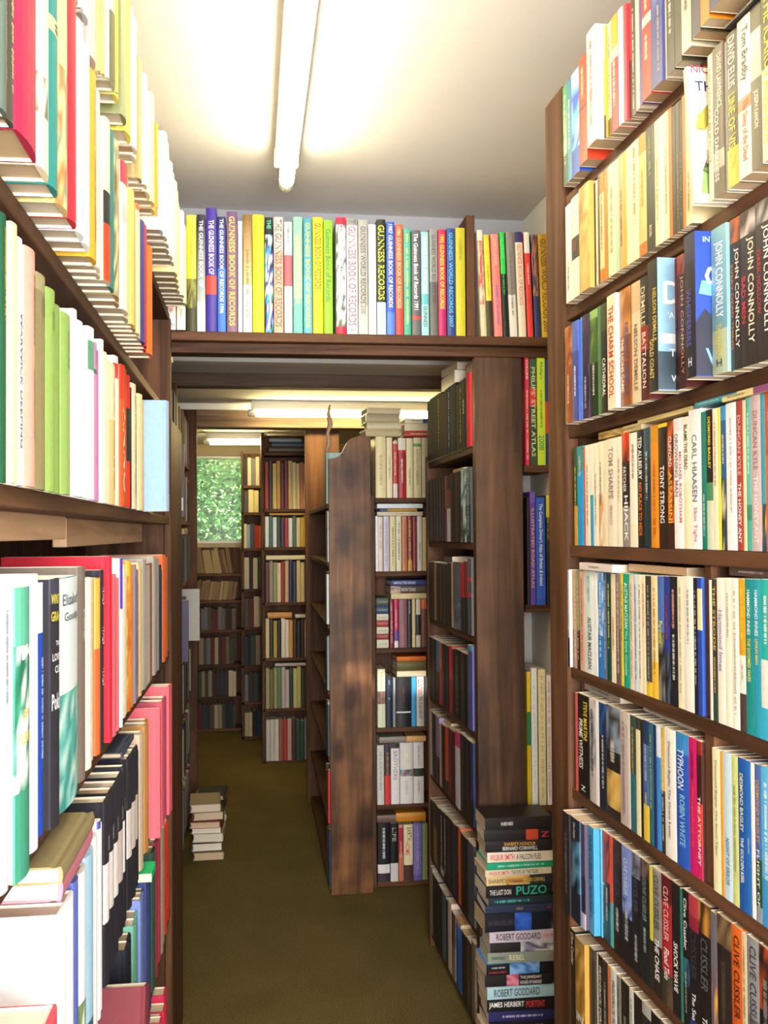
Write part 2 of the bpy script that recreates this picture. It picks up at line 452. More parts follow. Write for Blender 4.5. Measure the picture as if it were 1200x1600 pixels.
def lying(frame, u, z, length, thick, depth, spec, texts=(), name='paperback', hard=False, o=0.0, label='', turn=0.0, group=None, gloss=True, flip=False):
    """A book lying flat, spine outwards; u is the middle of its length along the frame."""
    SEED[0] += 1
    texts = [tuple(x) + (0, .45)[len(x) - 4:] if len(x) < 6 else x for x in texts]
    r = make_book(name, thick, length, depth, spec, hard, list(texts), SEED[0], gloss)
    # local -z (title direction) runs along +x of the viewer, local +x points up
    L = Matrix.Rotation(frame.rz + R(turn), 4, 'Z') @ Matrix.Rotation(R(-90), 4, 'Y')
    # after the turn the book's height runs along -u; shift so that its middle sits at u
    base = frame.P(u, -o, z) + Vector((0, 0, thick / 2 + 0.0004))
    r.matrix_world = Matrix.Translation(base) @ L @ Matrix.Translation((0, 0, -length / 2))
    tag(r, label, 'book', group)
    return r
# ------------------------------------------------------------------ the setting
M_CEIL = flat_mat('white_plaster', 'dedad8', 0.75, 0.25, 0.04, 6)
M_WALL = flat_mat('white_painted_wall', 'd6d4d2', 0.8, 0.2, 0.04, 8)
M_CREAM = flat_mat('cream_painted_wall', 'b9a98c', 0.8, 0.2, 0.05, 8)
M_WHITE = flat_mat('white_gloss_paint', 'eceae6', 0.4, 0.4)
def carpet():
    m, nt, b = new_mat('olive_brown_carpet', 0.95, 0.05)
    t = nt.nodes.new('ShaderNodeTexCoord'); n = nt.nodes.new('ShaderNodeTexNoise'); n.inputs['Scale'].default_value = 260; n.inputs['Detail'].default_value = 4
    n2 = nt.nodes.new('ShaderNodeTexNoise'); n2.inputs['Scale'].default_value = 5
    rp = nt.nodes.new('ShaderNodeValToRGB'); rp.color_ramp.elements[0].color = (*hexlin('4a4020'), 1); rp.color_ramp.elements[1].color = (*hexlin('948250'), 1)
    rp.color_ramp.elements[0].position = 0.3; rp.color_ramp.elements[1].position = 0.7
    mx = nt.nodes.new('ShaderNodeMix'); mx.data_type = 'RGBA'; mx.blend_type = 'MULTIPLY'; mx.inputs[0].default_value = 0.35
    nt.links.new(t.outputs['Object'], n.inputs['Vector']); nt.links.new(t.outputs['Object'], n2.inputs['Vector'])
    nt.links.new(n.outputs[0], rp.inputs[0]); nt.links.new(rp.outputs[0], mx.inputs[6]); nt.links.new(n2.outputs[0], mx.inputs[7]); nt.links.new(mx.outputs[2], b.inputs['Base Color'])
    bp = nt.nodes.new('ShaderNodeBump'); bp.inputs['Strength'].default_value = 0.8; bp.inputs['Distance'].default_value = 0.006
    nt.links.new(n.outputs[0], bp.inputs['Height']); nt.links.new(bp.outputs[0], b.inputs['Normal'])
    return m
def struct(name, lo, hi, mat, parent=None, bev=0):
    o = board(name, lo, hi, mat, parent, bev)
    if parent is None: tag(o, kind='structure')
    return o
EZ = EYE.z
CEIL1, CEIL2 = EZ + 0.95, EZ + 0.66
XL, XR, XR2, YB, YF, YP = -0.52, 0.87, 1.65, -1.75, 7.62, 3.02
tag(struct('floor', (XL - .1, YB - .1, -0.1), (XR2 + .1, YF + .1, 0.0), carpet()), 'worn olive brown carpet running down the aisle')
tag(struct('ceiling', (XL - .1, YB - .1, CEIL1), (XR + .1, YP + .05, CEIL1 + .08), M_CEIL), 'white plaster ceiling of the front room')
tag(struct('ceiling_back_room', (XL - .1, YP, CEIL2), (XR2 + .1, YF + .1, CEIL2 + .08), M_CEIL), 'low plaster ceiling of the back room')
tag(struct('wall_left', (XL - .1, YB, 0), (XL, YF, CEIL1 + .05), M_CREAM), 'cream wall behind the hardback bookcase')
tag(struct('wall_right', (XR, YB, 0), (XR + .1, YP + .05, CEIL1), M_WALL), 'white wall behind the paperback bookcase')
tag(struct('wall_right_back_room', (XR2, YP, 0), (XR2 + .1, YF, CEIL2), M_CREAM), 'cream side wall of the back room')
tag(struct('wall_partition', (0.80, YP - .05, 0), (XR2 + .1, YP, EZ + .51), M_WALL), 'white partition behind the atlas shelves')
tag(struct('wall_over_doorway', (XL, YP, EZ + .545), (XR2 + .1, YP + .05, CEIL1), flat_mat('grey_blue_wall', '9a9ca4', .8, .2, .04, 8)), 'grey wall above the wide doorway behind the annuals')  # grey-blue base colour, darker than the white partition below
# the shop window behind the photographer: wall in four pieces round an opening
wr = tag(empty('wall_rear', (0, YB, 0)), 'rear wall with the shop window', kind='structure')
for lo, hi in (((XL, -.1, 0), (-.55 + .05, 0, CEIL1)), ((.80, -.1, 0), (XR, 0, CEIL1)), ((-.5, -.1, 0), (.8, 0, .70)), ((-.5, -.1, 2.18), (.8, 0, CEIL1))):
    board('wall_panel', lo, hi, M_WALL, wr, 0)
# far wall with the garden window
WX0, WX1, WZ0, WZ1 = -0.46, 0.055, EZ - .07, EZ + .575
wf = tag(empty('wall_far', (0, YF, 0)), 'far wall round the garden window', kind='structure')
for lo, hi in (((XL, 0, 0), (WX0, .1, CEIL2)), ((WX1, 0, 0), (XR2, .1, CEIL2)), ((WX0, 0, 0), (WX1, .1, WZ0)), ((WX0, 0, WZ1), (WX1, .1, CEIL2))):
    board('wall_panel', lo, hi, M_CREAM, wf, 0)
win = tag(empty('window_1', (0, YF + .04, 0)), 'small garden window with a pale slatted blind', kind='structure')
fw = .022
for lo, hi in (((WX0, 0, WZ0), (WX0 + fw, .05, WZ1)), ((WX1 - fw, 0, WZ0), (WX1, .05, WZ1)), ((WX0, 0, WZ0), (WX1, .05, WZ0 + fw)), ((WX0, 0, WZ1 - fw), (WX1, .05, WZ1))):
    board('window_frame', lo, hi, M_WHITE, win)
gm = bpy.data.materials.new('window_glass'); gm.use_nodes = True; gn = gm.node_tree; gn.nodes.remove(gn.nodes['Principled BSDF'])
g1 = gn.nodes.new('ShaderNodeBsdfTransparent'); g2 = gn.nodes.new('ShaderNodeBsdfGlossy'); g2.inputs['Roughness'].default_value = .35; g3 = gn.nodes.new('ShaderNodeMixShader'); g3.inputs[0].default_value = .025
gn.links.new(g1.outputs[0], g3.inputs[1]); gn.links.new(g2.outputs[0], g3.inputs[2]); gn.links.new(g3.outputs[0], gn.nodes['Material Output'].inputs[0])
board('pane', (WX0 + fw, .022, WZ0 + fw), (WX1 - fw, .027, WZ1 - fw), gm, win, 0)
slat0 = None
M_SLAT = flat_mat('pale_blind_slat', 'd8e0d0', .5, .4)
for i in range(26):
    z = WZ0 + .03 + i * (WZ1 - WZ0 - .05) / 25
    if slat0 is None: slat0 = board('slat', (WX0 + .03, -.022, z), (WX1 - .03, -.004, z + .0016), M_SLAT, win, 0); s = slat0
    else:
        s = slat0.copy(); COL.objects.link(s); s.parent = win; s.location.z = z
# battens and beams across the back-room ceiling
BEAM = wood_mat('brown_ceiling_beam', '4a382c', '7c6450', 'x', .6, .3)
tag(struct('trim_1', (XL, 3.86, EZ + .643), (XR2, 3.93, CEIL2), M_WHITE, bev=.002), 'white batten across the back-room ceiling')
tag(struct('beam_front', (XL, 4.24, EZ + .605), (XR2, 4.33, CEIL2), BEAM, bev=.003), 'narrow brown beam across the back-room ceiling')
tag(struct('trim_2', (XL, 5.24, EZ + .628), (XR2, 5.30, CEIL2), M_WHITE, bev=.002), 'second pale batten in front of the deep beam')
tag(struct('beam_rear', (XL, 5.30, EZ + .545), (XR2, 5.42, CEIL2), BEAM, bev=.003), 'deep brown beam across the back-room ceiling')

# ------------------------------------------------------------------ fluorescent lamps
M_TUBE = emit_mat('lit_fluorescent_tube', (1.0, 0.88, 0.56), 22.0)
M_TUBE2 = emit_mat('lit_warm_fluorescent_tube', (1.0, 0.80, 0.34), 44.0)
M_ENAMEL = flat_mat('white_enamel', 'f2efe2', .35, .5)
def cyl(name, a, b, r, mat, parent, seg=16, dome=0.0):
    a, b = Vector(a), Vector(b); ax = (b - a).normalized(); s = Vector((0, 0, 1)) if abs(ax.z) < .9 else Vector((1, 0, 0))
    p = ax.cross(s).normalized(); q = ax.cross(p); rings = [(a, r), (b, r)]
    if dome: rings = [(a - ax * dome, r * .25), (a - ax * dome * .7, r * .75), (a, r), (b, r), (b + ax * dome * .7, r * .75), (b + ax * dome, r * .25)]
    V, F = [], []
    for c, rr in rings:
        for i in range(seg):
            t = 2 * math.pi * i / seg; V.append(c + (p * math.cos(t) + q * math.sin(t)) * rr)
    for j in range(len(rings) - 1):
        for i in range(seg): F.append((j * seg + i, j * seg + (i + 1) % seg, (j + 1) * seg + (i + 1) % seg, (j + 1) * seg + i))
    F.append(tuple(reversed(range(seg)))); F.append(tuple(range((len(rings) - 1) * seg, len(rings) * seg)))
    o = mesh_obj(name, V, F, mat, parent, True)
    return o
def lamp(label, p, length, rz, ceil, drop, tube_mat, group):
    """Batten fitting: channel against the ceiling, end caps, lampholders and one bare tube below."""
    r = tag(empty('fluorescent_lamp', (p[0], p[1], ceil), rz), label, 'lamp', group)
    board('channel', (-.028, -length / 2 + .03, -.045), (.028, length / 2 - .03, 0), M_ENAMEL, r, .004)
    for s in (-1, 1):
        board('end_cap', (-.03, s * (length / 2 - .03) - .008, -.047), (.03, s * (length / 2 - .03) + .008, 0), M_ENAMEL, r, .003)
        board('lampholder', (-.012, s * (length / 2 - .035) - .012, -drop - .016), (.012, s * (length / 2 - .035) + .012, -.04), M_ENAMEL, r, .003)
    cyl('tube', (0, -length / 2 + .05, -drop), (0, length / 2 - .05, -drop), .018, tube_mat, r, 16)
    for s in (-1, 1): cyl('tube_cap', (0, s * (length / 2 - .05), -drop), (0, s * (length / 2 - .01), -drop), .0175, M_ENAMEL, r, 12, .004)
    return r
lamp('long bare fluorescent lamp on the front ceiling over the aisle', (0.116, 1.93), 1.24, R(-0.8), CEIL1, .085, M_TUBE, 'ceiling lamps')
lamp('fluorescent lamp across the back room beneath the white batten', (0.66, 5.12), 1.22, R(90), CEIL2, .062, M_TUBE2, 'ceiling lamps')
lamp('short fluorescent lamp above the garden window', (0.0, 6.75), .44, R(90), CEIL2, .062, M_TUBE2, 'ceiling lamps')

# ------------------------------------------------------------------ bookcases
RF = Frame((0.61 * math.cos(R(.8)), 0.61 * math.sin(R(.8))), -89.2); RF.umin, RF.umax = -2.3, -.55
LF = Frame((-0.219 * math.cos(R(.985)), 0.219 * math.sin(R(.985))), 90 - .985); LF.umin, LF.umax = .35, 3.6
PF = Frame((0.0, 2.75), -1.0); PF.umin, PF.umax = -.6, 1.2
MF = Frame((0.652, 0.0), -90.0); MF.umin, MF.umax = -3.8, -2.5
C3 = Frame((0.0, 4.05), 0.0); C3.umin, C3.umax = -.3, 1.5
KF = Frame((0.352, 4.0), -91.04); KF.umin, KF.umax = -1.6, .3
C4 = Frame((0.0, 6.34), 0.0); C4.umin, C4.umax = -.3, 1.0
C5 = Frame((0.0, 7.08), 0.0); C5.umin, C5.umax = -.5, 1.0
L2 = Frame((-0.235, 0.0), 90.0); L2.umin, L2.umax = 2.9, 6.0
RS = [.60, .395, .185, -.025, -.24, -.453, -.66, -.87, -1.08, -1.31]
LS = [.575, .315, .045, -.30, -.615, -.955, -1.27]
MS = [.24, -.03, -.29, -.555, -.82, -1.10, -1.36]

def case(frame, name, label, u0, u1, depth, shelves, ends, zbot=-1.41, ztop=.8, th=.02, uth=.022, back=True, fmat=None, back_mat=None, cat='bookcase', setback=0.0):
    """Bookcase built in the frame's own axes: x along it, y inwards, z over the floor."""
    r = tag(empty(name, frame.P(0, 0, -EZ), frame.rz), label, cat)
    for z in shelves: board('shelf', (u0, setback, EZ + z - th), (u1, depth, EZ + z), WOOD['x'], r)
    for (a, b, z0, z1, d0) in ends: board('upright', (a, d0, EZ + z0), (b, depth, EZ + z1), WOOD['z'], r)
    if back: board('back_panel', (u0, depth, max(0.002, EZ + zbot)), (u1, depth + .008, EZ + ztop), back_mat or WOOD['z'], r, 0)
    return r
# ---- the paperback bookcase
pb = case(RF, 'bookcase', 'tall dark wooden bookcase packed with paperbacks facing the aisle', -1.768, -.62, .20, RS, [(-1.768, -1.748, -1.41, .80, .02)], ztop=.80)
board('stile', (-1.846, -.006, .002), (-1.748, .02, EZ + .80), WOOD['z'], pb, .003)
SPANS = {}
GR = 'paperbacks in the aisle bookcase'
def right_row(i, data, place, ov=0.0, **k):
    SPANS[i] = shelf_row(RF, RS[i], data, 'paperback', place, 'doorway end', ov=ov, depth=.11, group=GR, umin=-1.747, hfix=lambda h: h if h < .17 else min(.17 + (h - .17) * .3, .186), **k)
PLACE = [s + ' shelf of paperback bookcase' for s in ('top', 'second', 'third', 'fourth', 'fifth', 'sixth', 'seventh', 'eighth')]
right_row(0, '''
880 886 180 2c4a3a/.3/@3f9a6a+8fbf9a/.9/4a9a60 | ~;e8d8b0;.1;.8
886 893 182 3f7fa0 | ~;f0e8d8;.2;.7
893 905 186 1f4fb0/.25/@2a5fd0+6ab8f0+3a4ac0+8fd0ff/.85/9fd8f8
905 917 186 d8452a/.5/7a3020/.54/d24a2c ov=26 | ~;f0d8b0;.1;.4
917 931 198 f0e8d0&f6f4ee ov=42 | ~;9a8a80;.1;.85
935 945 180 3a3026/.2/@e0a030+f0c040/.7/e8a898 ov=30 | ~;f8f0c0;.2;.6
945 955 178 6a5a20/.15/ece0b0 ov=26 | ~;3a3020;.1;.75
955 965 182 d8343a/.62/b8b0a8/.72/e8a020 ov=26 | ~;fff4e0;.3;.8
966 972 178 f4f2ee ov=26
972 979 176 d03a44 ov=24
979 984 170 241c20/.5/c82a40 ov=20
984 993 178 4a4438 ov=20 | ~;f0e8d0;.1;.95;0;.4
993 999 178 c8a8b8/.2/e8dcc0 ov=22
999 1003 178 5a4a90 ov=24
1003 1017 188 d83a2c/.58/e0d8c4/.66/d8382c ov=26 | ~;fff0e0;.08;.3 | ~;fff0e0;.5;.7
1017 1034 192 4a5090/.5/@4a5aa0+3a4488+6a80c0 ov=28 | ~;d8b890;.4;.9;.2;.2
1035 1041 184 ece0b8 ov=24
1041 1053 186 4a463a ov=26 | ~;f0e8d0;.1;.7
1053 1064 186 524c3c/.72/e8e0bc ov=28 | ~;3a3428;.05;.2
1064 1079 190 e6dcc0 ov=34 | ~;4a4438;.2;.75
1080 1093 190 4a4658/.3/5a523c ov=40 | ~;e8e0c8;.2;.6
1093 1107 192 ec8a20 ov=44 | ~;f8e060;.1;.8;0;.4
1107 1131 192 3e3c60 ov=50 | ^G;ffffff;.80;.88;0;.5
1131 1150 190 1e1a1c/.1/24201e ov=52 | ^Fa;e8e040;.88;.95;0;.8
1150 1170 190 5a5a7a ov=30 | ~;f0e0a0
1170 1192 188 ece4cc ov=26 | ~;3a3030
''', PLACE[0], ov=.02)
right_row(1, '''
884 893 168 ece6d4 ov=18 | ~;6a6050;.6;.9
893 905 176 e8e0c8/.38/3a3430/.6/e4dcc4&2a2624 ov=18 | ~;c02a30;.45;.55
905 921 184 @c8a45a+d0b068+b8924c/.6/@c09a50+d8b870+a88040&c8a050 ov=20
922 925 168 2c3024
925 934 170 f0dcc4/.9/f4ecd8 | ~;8a7a70;.7;.9
934 937 168 4a3428
937 944 178 e8731e/.12/ecc890/.82/e8731e | ~;8a6a40;.2;.7
944 950 180 ea7a20
950 962 180 efe0b0 | ~;a89868;.2;.8
962 967 180 a8c8a8
967 975 182 c4a468 | ~;6a5430;.3;.8
975 979 182 eaa828
979 986 182 f0e4b8
986 998 184 f0e2b4 | ~;a08a50;.05;.7;0;.5
998 1010 184 e8721c/.1/ecbc70/.84/e8861e | ~;b08840;.3;.6
1010 1023 186 2e2a22 | ~;7a9a50;.08;.4 | ~;e8e0c0;.8;.9
1023 1031 184 f0e0b0 | ~;9a8858;.3;.8
1031 1037 184 f8f4e4
1037 1045 184 f0e0b0 | ~;9a8858;.3;.8
1045 1050 184 ee7418
1050 1056 176 3a3022
1056 1062 176 4a3c28 | ~;c8b078;.4;.9;0;.25
1062 1066 176 2c281e | ~;d8c888;.4;.9;0;.25
1066 1071 182 ea7a1c&f0e2b8
1071 1080 182 efe0b4 | ~;9a8858;.6;.9
1079 1085 186 f2e4b4&fbfaf4 ov=44 tilt=-6 d=120
1107 1114 194 f0e2b0 ov=28 | NICHOLAS BLINCOE;8a7030;.1;.75;-.1;.45
1114 1130 200 6a5e48/.18/b0a890/.3/6a5e48 ov=28 | DAVID LAWRENCE;f2e8cc;.06;.42;.2;.42 | COLD DARKNESS;f4eeda;.42;.9;-.1;.4
1131 1136 190 a8a8a8 ov=26
1136 1153 200 e8c040/.25/5e5440 ov=28 | DAVID ELLIS;f6f0dc;.03;.36;.0;.62 | LINE OF VISION;f0d850;.4;.88;0;.62
1153 1173 204 f2e6cc/.42/c88a5a/.5/f2e8d0 ov=30 | Tom Bradby;4a3c30;.06;.4;.05;.6 | The Sleep of the Dead;d85a4a;.52;.9;.05;.5
1173 1190 206 6a624c/.55/@d8c8a8+b0b8c8+e8d8b0/.85/6a624c ov=30 | JOSEPH KANON;f4ecd4;.52;.75;0;.5
1190 1212 208 f0e8b8/.55/5a5030 ov=32 | THE ICARUS;f0dc30;.02;.5;.1;.7 | AGENDA;f0dc30;.52;.9;0;.6
''', PLACE[1], ov=.012)
right_row(2, '''
883 894 166 8a4a22/.6/@a8602a+6a3018+c88040 ov=22 | ~;f0e0c8;.5;.8;0;.35
894 904 168 3a4a98/.7/4a68c0 ov=22 | ~;f0f0f8;.45;.75;0;.4
904 909 172 4a90e0 ov=18
909 920 174 @2a2438+4a3050+302030 ov=18 | ~;c8c0d0;.6;.9
920 934 176 1e2a18/.5/@2c4a20+6a8a30+3a5a28/.92/8ab060 ov=16 | ~;e8e8d0;.5;.8;0;.4
934 939 178 4a7a4a ov=16
939 949 178 1c1a18/.75/3a4420 ov=16 | CATHEDRAL;f0f0e8;.5;.85;0;.5
949 962 184 e8d8b8&f4f2ec ov=24 | THE CHARM SCHOOL;c02a24;.1;.9;0;.6
969 985 186 8a4a1c/.6/@b8742c+9a5a20+c88a3c ov=18 | NELSON DEMILLE;3a4a8a;.3;.92;.2;.3 | THE LIONS GAME;f0e0c0;.42;.88;-.22;.28
986 1001 188 e2cfae/.75/d8b890 ov=16 | NELSON DEMILLE;6a5a48;.35;.9;0;.4
1001 1013 190 5a2018/.4/b02a28/.6/2a2622 ov=16 | DEMILLE;e8d8b8;.08;.4;-.1;.55 | BATTALION;f0f0ee;.45;.9;0;.5
1013 1028 192 24221e&8ab4d4 ov=40 | NELSON DEMILLE;d8b850;.22;.62;.22;.34 | GOLD COAST;d8c070;.6;.9;-.1;.42
1048 1057 186 2a1c1a/.55/6a1c1c ov=16 | ~;c83028;.3;.7
1057 1071 188 4a1a18/.85/@7a2a18+a84a20 ov=16 | JOHN CONNOLLY;d8b088;.16;.9;.12;.42
1070 1087 190 1c1a28/.8/2a2c48&1c3a9a ov=46 | WHISPERERS;4a5aa8;.38;.78;-.1;.42 | ^H;c8d8f0;.86;.92;0;.3
1112 1136 188 a8b8a0/.3/6a9aa8>8ab8c0 ov=26 | JOHN CONNOLLY;f4fafa;.1;.62;0;.6 | THE REAPERS;d8c838;.66;.9;0;.36 | ^H;3a4a4a;.9;.95;0;.35
1136 1157 190 2a2422/.84/@4a2a18+b05a28+2a2422 ov=22 | JOHN CONNOLLY;e8dcd0;.2;.86;.18;.44 | EVERY DEAD THING;c86a30;.3;.86;-.26;.24
1157 1181 192 2c2422/.84/@3a2c28+c8b8b0+2c2422 ov=22 | JOHN CONNOLLY;e2d4b8;.18;.86;.18;.46 | BAD MEN;c02820;.42;.72;-.26;.3
1181 1206 194 2a2424/.86/@5a5050+b0a8a8+2a2424 ov=22 | JOHN CONNOLLY;ece4dc;.16;.84;.18;.46 | DARK HOLLOW;b82020;.3;.7;-.26;.28
''', PLACE[2], ov=.014)
right_row(3, '''
897 902 172 c89a30/.4/2a4a30/.8/3a5a48 | ~;f0e040;.2;.6;0;.6
902 912 174 1a9ad8/.75/3a8a98 | ~;f0e878;.1;.3
912 914 168 c8404a
914 922 170 ece2c8 | ~;8a8070;.2;.8
922 927 170 3a9ac8/.5/e8e4d8
927 935 170 ece4d0 | ~;a09078;.3;.8
935 943 172 @e8dcc0+c8b090+d8a070/.5/ece0c4 | ~;6a5a48;.2;.6
943 948 172 e6d8b8
948 963 174 e8dcc8 | TOM SHARPE;8a8078;.08;.56;0;.5 | ~;a89888;.62;.8
963 972 174 ece2cc | ~;c87a60;.2;.6
972 984 186 8a8480/.35/2a2020/.75/@b02818+e04a20+3a1414 | FATCHER;e8e4e0;.3;.52;-.1;.4 | HIJACK;f0f0ee;.55;.95;.0;.6
984 996 176 ece0c8/.2/f0e8d8 | ~;8a7a60;.1;.4
996 1006 182 1e1c1c | TED ALLBEURY;f4f0e8;.06;.42;0;.56 | NO PLACE TO HIDE;e07a2a;.45;.9;0;.5
1006 1016 184 1c3038/.75/2a4a58 | ~;c8d8e0;.2;.6
1017 1029 186 dd8a1e/.85/c8881c | ~;b05a10;.3;.9;0;.5
1029 1043 186 2a1a14/.8/241a14/.97/e8c028 | TONY STRONG;efe8e4;.34;.8;-.05;.5
1043 1053 188 3a1c14/.2/@c85a20+5a2418 | CLIFFORD;f0e8e0;.12;.36;0;.5 | ASSASSINI;e8b828;.4;.8;0;.55
1053 1068 192 eceaea/.9/d8d8dc | DROWNING MAN;7a7a84;.12;.6;-.18;.4 | MICHAEL ROBOTHAM;c05a5a;.26;.8;.24;.28
1068 1077 190 e4dcb0/.5/ece4cc | BLAME THE DEAD;3a3830;.06;.4;0;.6
1077 1096 212 f4f2f0 | CARL HIAASEN;5a6a80;.18;.66;0;.42 | Skin Tight;d07a80;.7;.95;0;.36
1096 1104 192 1a7a6a | ~;c8e0d8;.6;.9
1104 1114 194 c8d0b8/.35/4a8a60/.48/1c1c1a | DESMOND BAGLEY;e8d030;.05;.42;.05;.4
1114 1122 194 ece0c4 | ~;c05a48;.1;.55
1122 1126 194 e8d848
1126 1135 196 @3a4a50+c8c8a0+2a3038/.5/2a5a90/.9/3a8ac8 | ~;e8e0a0;.2;.4
1135 1151 200 f0ecec | ~;a8a4a4;.1;.75;0;.3
1151 1161 202 a8423c | DUNCAN KYLE;e8b0a8;.1;.5;0;.5 | THE HONEY ANT;f8f0ea;.55;.95;0;.5
1161 1165 198 e8d8a8
1165 1174 204 4aa898/.2/3a8a70/.3/68b0a8 | ~;d8f0e8;.1;.5
1174 1189 206 c8b0b4 | DUNCAN KYLE;8a7068;.1;.48;0;.5 | THE HONEY ANT;ece4e4;.52;.95;0;.44
1189 1196 204 @2a5a68+1a3a48+d8b040/.3/3a98a8
1196 1212 206 d8602a/.6/c84a20 | ~;f8e8c0;.1;.8
''', PLACE[3])
ux = -1.288
right_row(4, '''
885 890 176 28222a/.3/c8c4c4&c8c4c4 ov=5
890 896 172 3a4a20/.4/8a9a40 | ~;e8e0a0
896 901 170 c88a68 | ~;e8d8c8
901 906 172 1c201c/.4/7a8a60 | ~;d8d0a0
906 913 172 d8a890 | ~;c84a3a
913 928 178 dce8e4 | ALISTAIR MACLEAN;3a4a4a;.45;.95;.1;.42 | ~;8ab0b0;.05;.3
928 934 172 f2f2f0
934 943 178 2a7ac8/.4/@d8ecf8+3a8ad8+4a98e0 | ~;d8ecf8;.1;.8
943 948 180 5a6a88 | ~;c8d0e0
948 955 178 1c4a38 | ~;d8c878;.1;.7
955 962 176 e8d8b8 | ~;d8702a;.4;.7;0;.5
962 970 182 6a5a5a/.5/8a7a78 | ~;d8c8b0
970 974 182 e8cc2a | ~;3a3a20;.1;.6
974 984 184 1aa080 | ALISTAIR MACLEAN;e8f0d8;.08;.48;0;.5 | The Dark Crusader;c8e8d8;.5;.9;0;.36
984 990 180 e8c8b8 | ~;c8806a
990 997 182 c8dce0 | ~;6a8088
997 1003 182 ece0cc | ~;8a7a60
1003 1009 182 efe0b8 | ~;e07828;.06;.45;0;.6
1009 1018 184 e8c038/.12/4a4a48/.7/3a3a3a | ~;a8a8a8
1018 1028 186 f0c040/.3/ecd8a0 | ~;b87a20;.1;.8
1028 1038 188 @5a5a58+8a8a80+2a2a28/.55/4a70b8 | Partisans;e8e02a;.36;.54;0;.55
1038 1047 190 @1c2430+4a5a70+2a3040/.4/2a3a88 | ~;d02a38;.15;.5
1047 1059 192 1c2028 | ~;e8a8a0;.1;.4 | ~;e8e8e8;.45;.8
1059 1068 194 ece0c0 | ~;a89878
1068 1084 198 efeae0 | ~;6a6a68;.1;.5;0;.3
1084 1090 196 1c2030 | ~;d8d8d0;.1;.8
1090 1097 198 2a4aa0/.62/e8e0a0/.92/2a4aa0
1109 1113 192 efe8dc
1113 1121 198 2a4a40/.2/3a3a30 | THE STRODE;d8b860;.05;.5;0;.5 | ~;d8c080;.55;.8
1121 1133 204 ece6da | Hammond Innes;8a8cc8;.22;.64;.0;.55
1133 1143 206 f0e8d4 | ~;a8a090;.1;.4
1143 1155 206 f2eee4 | ~;b0a898
1155 1165 208 4a3a38/.25/efe8dc/.5/e0a020 | ~;e8d838;.06;.4;0;.6 | ~;c83838;.56;.66;0;.4
1165 1177 210 1a8a88 | HAMMOND INNES;e8f4f0;.07;.36;0;.42 | THE DOOMED OASIS;e8d848;.38;.66;0;.4
1177 1189 212 2a98b0 | HAMMOND INNES;e8f4f8;.07;.36;0;.42 | LEVKAS MAN;e8d040;.38;.54;0;.38
1189 1206 214 3ab0d8/.2/e8e4dc/.5/2ab0a8 | ~;f0f8f8;.1;.4
''', PLACE[4])
right_row(5, '''
899 903 172 d0605a
903 921 178 1e1a1a | STEVE MARTINI;d8c838;.06;.44;.22;.34 | PRIME WITNESS;f0ece8;.25;.74;-.18;.36 | ^Z;e8e4e0;.9;.95;0;.4
921 931 176 b8b0b0/.3/@8a8890+c8c0c0 | ~;3a3838;.1;.75
931 936 178 eeeeee
936 947 178 1c2434/.7/@2a5a9a+1c2c4a | ~;d8d8d8;.3;.8;.1;.4
948 969 184 2a2420/.08/@c8a050+8a6a30+d8b868/.42/24221e/.6/@5a6a80+3a3a34+8a98a8 | ~;e8e0d0;.3;.5
969 981 182 b8a8a4/.9/c8b8b0 | ~;8a7878
981 985 180 d8d0c8
985 994 184 2a6a70/.5/3a4a40 | ~;c8b058;.1;.5
994 1001 184 e8dcb0/.9/3a3a34
1001 1005 184 2a2420
1005 1014 188 e0c040/.3/4a68a0/.8/2a3a60 | ~;d8e0f0;.2;.5 | ~;f0d850;.6;.8
1014 1021 188 2a6a78 | ~;c8c058;.1;.7
1021 1026 186 2a2a68
1026 1033 188 3a90e0/.75/d8e8f4
1033 1039 188 3a3428/.5/d8b048 | ~;e8e0c8
1039 1056 198 efece4 | Desmond Bagley The Vivero Letter;5a5650;.1;.85;-.05;.28
1057 1077 202 2a5ac0/.85/3a8ad0 | TYPHOON;d8ecf4;.12;.42;-.1;.5 | ROBIN WHITE;8ac8ec;.46;.84;.0;.42
1077 1089 202 c81c68 | ~;7a1040;.1;.3 | ~;e84a50;.35;.8
1089 1097 200 c82a5a/.25/e03a30/.55/3a1c18/.9/8a2a20 | THE ATTORNEY;f8e8e0;.4;.9;0;.55
1114 1126 200 efe4bc | Desmond Bagley The Snow Tiger;7a7258;.08;.75;0;.3
1126 1130 198 e8a028
1130 1144 204 c4dcec | NIGHT OF ERROR;4a6a80;.58;.9;0;.4
1144 1154 204 ccd488 | ~;8a9a58;.2;.8
1154 1166 206 1c58a8 | DESMOND BAGLEY;e8e0a8;.1;.48;0;.44 | THE GOLDEN KEEL;f0f0ec;.52;.82;0;.4
1166 1174 206 2a70c0 | ~;c8e0f4;.5;.6
1174 1180 204 f0eee8
1180 1190 208 8a98a0/.1/2a4a38/.4/4a68a8 | DESMOND BAGLEY;d89838;.1;.5;0;.5 | FLIGHT OF;e8e8e0;.54;.9;0;.4
1190 1206 212 3a98d8/.3/5ab8e8 | ~;e8f4fa;.1;.7
''', PLACE[5])
